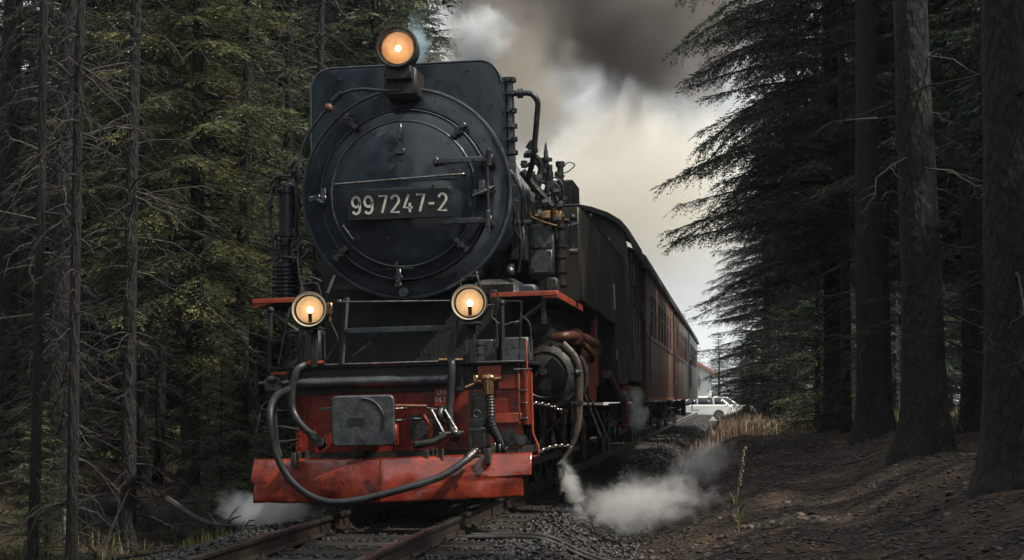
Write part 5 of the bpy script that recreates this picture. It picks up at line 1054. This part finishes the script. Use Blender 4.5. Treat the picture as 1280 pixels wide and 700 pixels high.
for k in range(5): pipe([(.95, 3.2 + k * 1.1, 3.2), (1.10, 3.3 + k * 1.1, 3.05), (1.16, 3.4 + k * 1.1, 2.84)], .02, M['dull'], 'sand_pipe', sp=True)

# ---------------------------------------------------------------- coaches
def coach(y0, ln, label, z0=.93, nwin=7, w=1.36, tilt=0):
    c = empty('railway_coach', (TX, y0, 0), 0, label, 'railway coach', 'coaches behind the locomotive')
    if y0 < 30:
        body = MB(); body.box(-w + .03, w - .03, .03, ln - .03, z0, 3.02, .01); part(body, 'coach_body', M['coachend'], c)
    else: part(MB().box(-w + .03, w - .03, .03, ln - .03, z0, 3.02, .01), 'coach_body', M['coachend'], c)
    b = MB(); o_ = [(w + .06, 2.98), (w + .06, 3.03)] + [((w + .06) * math.cos(a), 3.03 + .42 * math.sin(a) ** .75) for a in [PI * k / 12 for k in range(1, 12)]] + [(-w - .06, 3.03), (-w - .06, 2.98)]
    b.prism(o_, -.35, ln + .35); part(b, 'roof', M['roof'], c)
    win = []; pitch_ = (ln - 2.2) / nwin
    for k in range(nwin): win.append((1.1 + pitch_ * (k + .5) - pitch_ * .30, 1.1 + pitch_ * (k + .5) + pitch_ * .30))
    # vertical boards on the side facing the path: upper boards between windows, full lower boards
    nb = int(ln / .115); bw = ln / nb; b0 = None; r_ = random.Random(int(y0))
    for sx in (1,):
        for k in range(nb):
            ya = k * bw; yc = ya + bw / 2; inwin = any(a - .01 < yc < b_ + .01 for a, b_ in win); h0, h1 = z0 + .02, (1.93 if inwin else 2.98)
            key = inwin
            m = MB(); 
            if b0 is None: b0 = {}
            if key not in b0:
                m.box(0, .022, .006, bw - .006, h0, h1, .005); b0[key] = m.build('board', M['coach'], c, (sx * (w - .03), ya, 0))
            else:
                q = b0[key].copy(); C.objects.link(q); q.parent = c; q.location = (sx * (w - .03) + r_.uniform(-.002, .002), ya, 0)
    wf = None
    for (a, b_) in win:
        if wf is None:
            m = MB(); d = b_ - a
            for (ya, yb, za, zb) in ((0, .05, 1.95, 2.72), (d - .05, d, 1.95, 2.72), (.05, d - .05, 1.95, 2.0), (.05, d - .05, 2.67, 2.72), (.05, d - .05, 2.42, 2.45)): m.box(-.006, .028, ya, yb, za, zb, .003)
            wf = part(m, 'window', M['coach'], c, (w - .03, a, 0)); m = MB(); m.box(-.002, .004, .05, d - .05, 2.0, 2.67); part(m, 'pane', M['glass'], wf)
            m = MB(); m.box(-.002, .020, -.0, d, 2.72, 2.98); hd = part(m, 'header_board', M['coach'], c, (w - .03, a, 0))
        else: copy_part(wf, c, (w - .03, a, 0)); copy_part(hd, c, (w - .03, a, 0))
    m = MB(); m.box(w - .01, w + .012, 0, ln, 1.90, 1.945, .004); part(m, 'waist_rail', M['coach'], c)
    m = MB(); m.box(w - .02, w + .004, 0, ln, z0 - .05, z0 + .02); part(m, 'sole_bar', M['rust'], c)
    for ya in (-.30, ):                     # end platform posts, steps and gate
        for sx in (-1, 1):
            m = MB(); m.box(sx * 1.25 - .03, sx * 1.25 + .03, -.33, -.28, z0, 3.0, .004); part(m, 'platform_post', M['coachend'], c)
        m = MB(); m.box(-1.3, 1.3, -.36, .03, z0 - .06, z0, .005); part(m, 'end_platform', M['dull'], c)
        m = MB(); m.tube([(-1.25, -.32, z0 + .9), (1.25, -.32, z0 + .9)], .02, 6)
        for k in range(12): m.tube([(-1.2 + k * .218, -.32, z0), (-1.2 + k * .218, -.32, z0 + .9)], .008, 5)
        part(m, 'end_railing', M['dull'], c)
        m = MB(); m.box(-.35, .35, .0, .028, z0 + .02, 2.85, .004); part(m, 'end_door', M['coach'], c)
    for yb in (1.9, ln - 1.9):
        m = MB(); m.box(-.62, .62, yb - .95, yb + .95, .42, .62, .02); m.box(.60, .68, yb - .9, yb + .9, .30, .56, .02); m.box(-.68, -.60, yb - .9, yb + .9, .30, .56, .02); bg_ = part(m, 'bogie', M['dull'], c)
        for dy in (-.6, .6):
            m = MB(); m.lathe([(0, -.60), (.12, -.60), (.33, -.56), (.36, -.56), (.36, -.47), (.05, -.5), (.05, .5), (.36, .47), (.36, .56), (.33, .56), (.12, .60), (0, .60)], (0, yb + dy, .345), ax='x', n=24); part(m, 'wheelset', M['dsteel'], bg_)
            m = MB(); m.box(.66, .76, yb + dy - .1, yb + dy + .1, .26, .46, .02); part(m, 'axle_box', M['dsteel'], bg_)
    m = MB(); m.box(-.5, .5, 3.4, ln - 3.4, .55, .78); m.cyl((.75, ln * .45, .66), (.75, ln * .62, .66), .17, 14); m.box(.95, 1.1, ln * .35, ln * .38, .3, .9); part(m, 'underframe', M['dull'], c)
    for yb in (.15, ln - .4):
        m = MB(); m.box(1.10, 1.40, yb, yb + .35, .42, .45, .004); m.box(1.15, 1.35, yb, yb + .35, .68, .71, .004); m.box(1.12, 1.15, yb + .0, yb + .03, .42, .9); m.box(1.12, 1.15, yb + .32, yb + .35, .42, .9); part(m, 'step', M['dull'], c)
    for ya in (.08, ln - .1):
        m = MB(); m.cyl((w + .05, ya, 1.2), (w + .05, ya, 2.1), .014, 6); part(m, 'grab_rail', M['steel'], c)
    return c
coach(25.6, 11.6, 'first red brown boarded coach coupled behind the locomotive')
coach(38.3, 11.6, 'second red brown coach, paler and farther along the train', nwin=8)
coach(51.0, 11.6, 'third coach, a sliver showing at the far end of the train', nwin=8)

# ---------------------------------------------------------------- house, cars, marker, hose on the ground
hs = empty('house', (-5.6, 118, -.5), 0, 'white gabled house with orange roof edge behind the parked cars', 'house')
b = MB(); b.prism([(-3.9, 0), (3.9, 0), (3.9, 3.25), (0, 5.55), (-3.9, 3.25)], 0, 10); part(b, 'wall', M['wallw'], hs)
for sx in (1, -1):
    b = MB(); a_ = [(0, 5.58), (sx * 4.6, 2.87), (sx * 4.6, 3.05), (0, 5.78)]; b.prism(a_, -.55, 10.5); rf = part(b, 'roof', M['roof'], hs)
    b = MB(); b.prism([(0, 5.58), (sx * 4.6, 2.87), (sx * 4.6, 3.08), (0, 5.81)], -.62, -.555); part(b, 'barge_board', M['tiles'], rf)
b = MB(); b.lathe([(.30, -.09), (.62, -.09), (.62, 0)], (2.65, 0, 2.55), n=28); b.box(2.4, 2.9, -.03, 0, 2.3, 2.8); part(b, 'round_vent', mat('grey vent', (.25, .27, .28), .6), hs)
for x0 in (-2.6, -.6): 
    b = MB(); b.box(x0, x0 + 1.0, -.04, 0, 1.0, 2.2); w_ = part(b, 'window', M['wallw'], hs); b = MB(); b.box(x0 + .08, x0 + .92, -.05, -.041, 1.08, 2.12); part(b, 'pane', M['glass'], w_)
def car(loc, rz, paint, label, estate=False):
    c = empty('parked_car', loc, rz, label, 'car', 'cars parked beyond the end of the track')
    # x along the car, side outline in (x,z), width along y
    lower = [(-2.15, .30), (2.15, .30), (2.20, .45), (2.18, .72), (2.02, .84), (1.10, .93), (-1.9, .95), (-2.16, .86), (-2.22, .6), (-2.2, .4)]
    roof = [(1.15, .92), (.42, 1.40), (.05, 1.46), (-1.2, 1.45), (-1.45 if not estate else -1.85, 1.38), (-2.0, .94)]
    def shell(o_, w0, w1, zt):
        n = len(o_); vs = []
        for s_, in ((-1,), (1,)):
            for (x, z) in o_: k = w0 + (w1 - w0) * max(0, min(1, (z - .9) / .55)); vs.append((x, s_ * k, z))
        return vs, [tuple(range(n)), tuple(range(2 * n - 1, n - 1, -1))] + [(i, n + i, n + (i + 1) % n, (i + 1) % n) for i in range(n)]
    b = MB(); v_, f_ = shell(lower, .86, .86, 0); b.add(v_, f_); part(b, 'body', paint, c, bevel=.06)
    b = MB(); v_, f_ = shell(roof, .80, .62, 0); b.add(v_, f_); part(b, 'cabin', paint, c, bevel=.05)
    for s_ in (-1, 1):
        for (xa, xb, xc, xd) in ((.02, .92, .40, .02), (-.98, -.06, -.06, -.92), (-1.75, -1.06, -1.04, -1.42)):
            z0_, z1_ = .97, 1.36; y0_, y1_ = s_ * .795, s_ * .665; b = MB()
            b.add([(xa, y0_, z0_), (xb, y0_, z0_), (xc, y1_, z1_), (xd, y1_, z1_)], [(0, 1, 2, 3)]); o = part(b, 'side_window', M['glass'], c); m_ = o.modifiers.new('thickness', 'SOLIDIFY'); m_.thickness = .03; m_.offset = 0
    b = MB(); b.add([(1.14, -.70, .96), (1.14, .70, .96), (.50, .58, 1.37), (.50, -.58, 1.37)], [(0, 1, 2, 3)]); o = part(b, 'windscreen', M['glass'], c); m_ = o.modifiers.new('thickness', 'SOLIDIFY'); m_.thickness = .03; m_.offset = 0
    w0 = None
    for x_ in (-1.32, 1.36):
        for s_ in (-1, 1):
            if w0 is None:
                b = MB(); b.lathe([(.20, -.11), (.30, -.11), (.325, -.07), (.325, .07), (.30, .11), (.20, .11)], n=24); w0 = part(b, 'wheel', M['tyre'], c, (x_, s_ * .80, .325)); b = MB(); b.lathe([(0, -.10), (.06, -.105), (.20, -.09), (.21, -.11), (.21, .11), (.2, .09), (0, .1)], n=10); part(b, 'rim', M['steel'], w0)
            else: copy_part(w0, c, (x_, s_ * .80, .325))
    for s_ in (-1, 1):
        b = MB(); b.sph((2.10, s_ * .62, .68), (.10, .17, .08), 8); part(b, 'headlight', M['glass'], c); b = MB(); b.box(-2.22, -2.12, s_ * .65 - .12, s_ * .65 + .12, .62, .82, .03); part(b, 'tail_light', M['coachend'], c); b = MB(); b.box(.85, .98, s_ * .90 - .08, s_ * .90 + .08, .93, 1.04, .03); part(b, 'wing_mirror', paint, c)
    b = MB(); b.box(2.17, 2.215, -.5, .5, .42, .56, .01); part(b, 'grille', M['dull'], c)
    return c
car((-2.2, 99.5, -.488), PI, M['carw'], 'white parked car nearest the end of the track')
car((-.8, 105.5, -.488), 0, M['carw'], 'white estate car whose roof shows behind the nearest white car', True)
car((-4.6, 111, -.488), .4, M['cars'], 'silver blue parked car half hidden behind the two white cars', False)
b = MB(); b.box(-.13, .13, -.02, .02, .30, .52, .01); mk = empty('marker_post', (.42, 52.5, ground_at(.42, 52.5) - .02), 0, 'small orange marker standing in the dry grass', 'marker'); part(b, 'marker_plate', M['sign'], mk); b = MB(); b.box(-.03, .03, -.0, .05, 0, .4); part(b, 'post', M['white'], mk)
hq = [(-2.05, 12.3), (-1.75, 12.35), (-1.45, 12.30), (-1.2, 12.42), (-.98, 12.40)]
b = MB(); b.tube(spline([(x, y, ground_at(x, y) + .03) for x, y in hq], 6), .020, 10); b.tube(spline([(x, y + .22, ground_at(x, y + .22) + .03) for x, y in hq], 6), .018, 10)
o = b.build('ground_hose', M['dull']); tag(o, 'black hose lying doubled on the ballast right of the rail', 'hose')

# ---------------------------------------------------------------- steam, smoke, haze
def smoke(name, loc, size, rot, label, dens, col, nscale, lo=.38, hi=.62, seed=0., fall=1.0, cat='smoke', detail=4, absorb=None, shape='ell', step=1.0, aniso=.15, prof=None):
    """ellipsoid of Principled Volume whose density fades to nothing at its skin"""
    m = bpy.data.materials.new(name); m.use_nodes = True; t = m.node_tree; t.nodes.clear(); o = N(t, 'ShaderNodeOutputMaterial'); v = N(t, 'ShaderNodeVolumePrincipled')
    v.inputs['Color'].default_value = (*col, 1); v.inputs['Anisotropy'].default_value = aniso
    if absorb: v.inputs['Absorption Color'].default_value = (*absorb, 1)
    tc = N(t, 'ShaderNodeTexCoord'); mp = N(t, 'ShaderNodeMapping'); mp.inputs['Location'].default_value = (seed, seed * .7, -seed); t.links.new(tc.outputs['Object'], mp.inputs['Vector'])
    mp.inputs['Scale'].default_value = size
    n = N(t, 'ShaderNodeTexNoise'); n.inputs['Scale'].default_value = nscale; n.inputs['Detail'].default_value = detail; n.inputs['Roughness'].default_value = .6; n.inputs['Distortion'].default_value = 1.0; t.links.new(mp.outputs[0], n.inputs['Vector'])
    ln = N(t, 'ShaderNodeVectorMath', operation='LENGTH'); t.links.new(tc.outputs['Object'], ln.inputs[0])
    f = N(t, 'ShaderNodeMapRange', interpolation_type='SMOOTHSTEP'); f.inputs['From Min'].default_value = 1.0; f.inputs['From Max'].default_value = .15; t.links.new(ln.outputs['Value'], f.inputs['Value'])
    # the noise threshold rises toward the skin, so the edge breaks into wisps
    sub = N(t, 'ShaderNodeMath', operation='MULTIPLY_ADD'); t.links.new(f.outputs[0], sub.inputs[0]); sub.inputs[1].default_value = .30 * fall; t.links.new(n.outputs['Fac'], sub.inputs[2])
    g = N(t, 'ShaderNodeMapRange', interpolation_type='SMOOTHSTEP'); g.inputs['From Min'].default_value = lo + .24; g.inputs['From Max'].default_value = hi + .22; t.links.new(sub.outputs[0], g.inputs['Value'])
    k = N(t, 'ShaderNodeMath', operation='MULTIPLY'); t.links.new(g.outputs[0], k.inputs[0]); t.links.new(f.outputs[0], k.inputs[1])
    k2 = N(t, 'ShaderNodeMath', operation='MULTIPLY'); t.links.new(k.outputs[0], k2.inputs[0]); k2.inputs[1].default_value = dens; t.links.new(k2.outputs[0], v.inputs['Density'])
    t.links.new(v.outputs[0], o.inputs['Volume']); m.cycles.volume_step_rate = step
    b = MB(); b.sph((0, 0, 0), 1, 16); ob = b.build(name, m); ob.location = loc; ob.scale = size; ob.rotation_euler = rot; ob['kind'] = 'stuff'; tag(ob, label, cat); return ob
WH = (.985, .99, 1)
smoke('steam', (-.78, 14.2, .02), (1.12, .55, .42), (0, -.14, .12), 'white steam spreading over the path from the drain pipe', 4.0, WH, 4.6, seed=3, cat='steam', detail=6)
smoke('steam', (-.30, 15.4, .34), (.62, .5, .34), (0, -.40, .2), 'thin steam drifting off to the right above the path', 2.0, WH, 4.2, seed=8, cat='steam', detail=6)
smoke('steam', (-1.43, 14.2, .16), (.16, .17, .40), (0, -.38, 0), 'jet of steam blowing down from the nozzle of the drain pipe', 12, WH, 6, seed=5, cat='steam', lo=.33)
smoke('steam', (-1.27, 21.5, .75), (.26, .3, .50), (0, -.15, 0), 'small puff of steam below the cab', 10, WH, 5, seed=11, cat='steam', detail=6)
smoke('steam', (-4.0, 13.6, -.02), (.70, .6, .30), (0, 0, 0), 'white steam escaping under the left end of the plough', 22, WH, 4.5, seed=14, cat='steam')
smoke('steam', (-2.40, 15.1, 4.40), (.50, .5, .60), (0, .5, 0), 'bright white steam puff right of the top headlight', 22, WH, 4.0, seed=17, cat='steam', detail=7)
smoke('steam', (-3.05, 15.1, 4.38), (.26, .4, .50), (0, .25, 0), 'thin bluish steam puff left of the top headlight', 8, (.70, .88, .97), 5, seed=21, cat='steam', detail=6)
smoke('smoke', (-3.2, 42, 12.6), (9, 15, 6.0), (-.04, 0, 0), 'dark brown coal smoke rolling back over the train', 2.4, (.30, .28, .27), .34, seed=26, detail=7, absorb=(.30, .28, .27), fall=1.1)
smoke('smoke', (-4.1, 29, 6.6), (2.6, 6, 3.0), (0, .2, 0), 'brown smoke trailing from the chimney just behind the boiler', 1.1, (.50, .45, .40), .55, seed=52, detail=7, absorb=(.32, .29, .26), fall=1.0)
smoke('smoke', (-4.5, 66, 10), (11, 13, 8.3), (0, 0, 0), 'tan smoke hanging just above the coaches', .30, (.89, .845, .77), .22, seed=33, detail=6, fall=1.0)
smoke('smoke', (-4, 88, 10.5), (14, 12, 9.5), (0, 0, 0), 'pale blue smoke drifting across the far end of the track', .22, (.93, .95, .95), .16, seed=41, detail=4, fall=1.6)
# thin bluish haze added to lift the dark tones
hm = bpy.data.materials.new('haze'); hm.use_nodes = True; t = hm.node_tree; t.nodes.clear(); o = N(t, 'ShaderNodeOutputMaterial'); v = N(t, 'ShaderNodeVolumePrincipled')
v.inputs['Color'].default_value = (.76, .88, 1, 1); v.inputs['Density'].default_value = .0006; v.inputs['Anisotropy'].default_value = 0; t.links.new(v.outputs[0], o.inputs['Volume'])
b = MB(); b.box(-60, 50, -40, 165, -12, 24); hz_ = b.build('haze', hm); hz_['kind'] = 'stuff'; tag(hz_, 'thin bluish haze added through the forest cutting to lift the dark tones', 'haze')
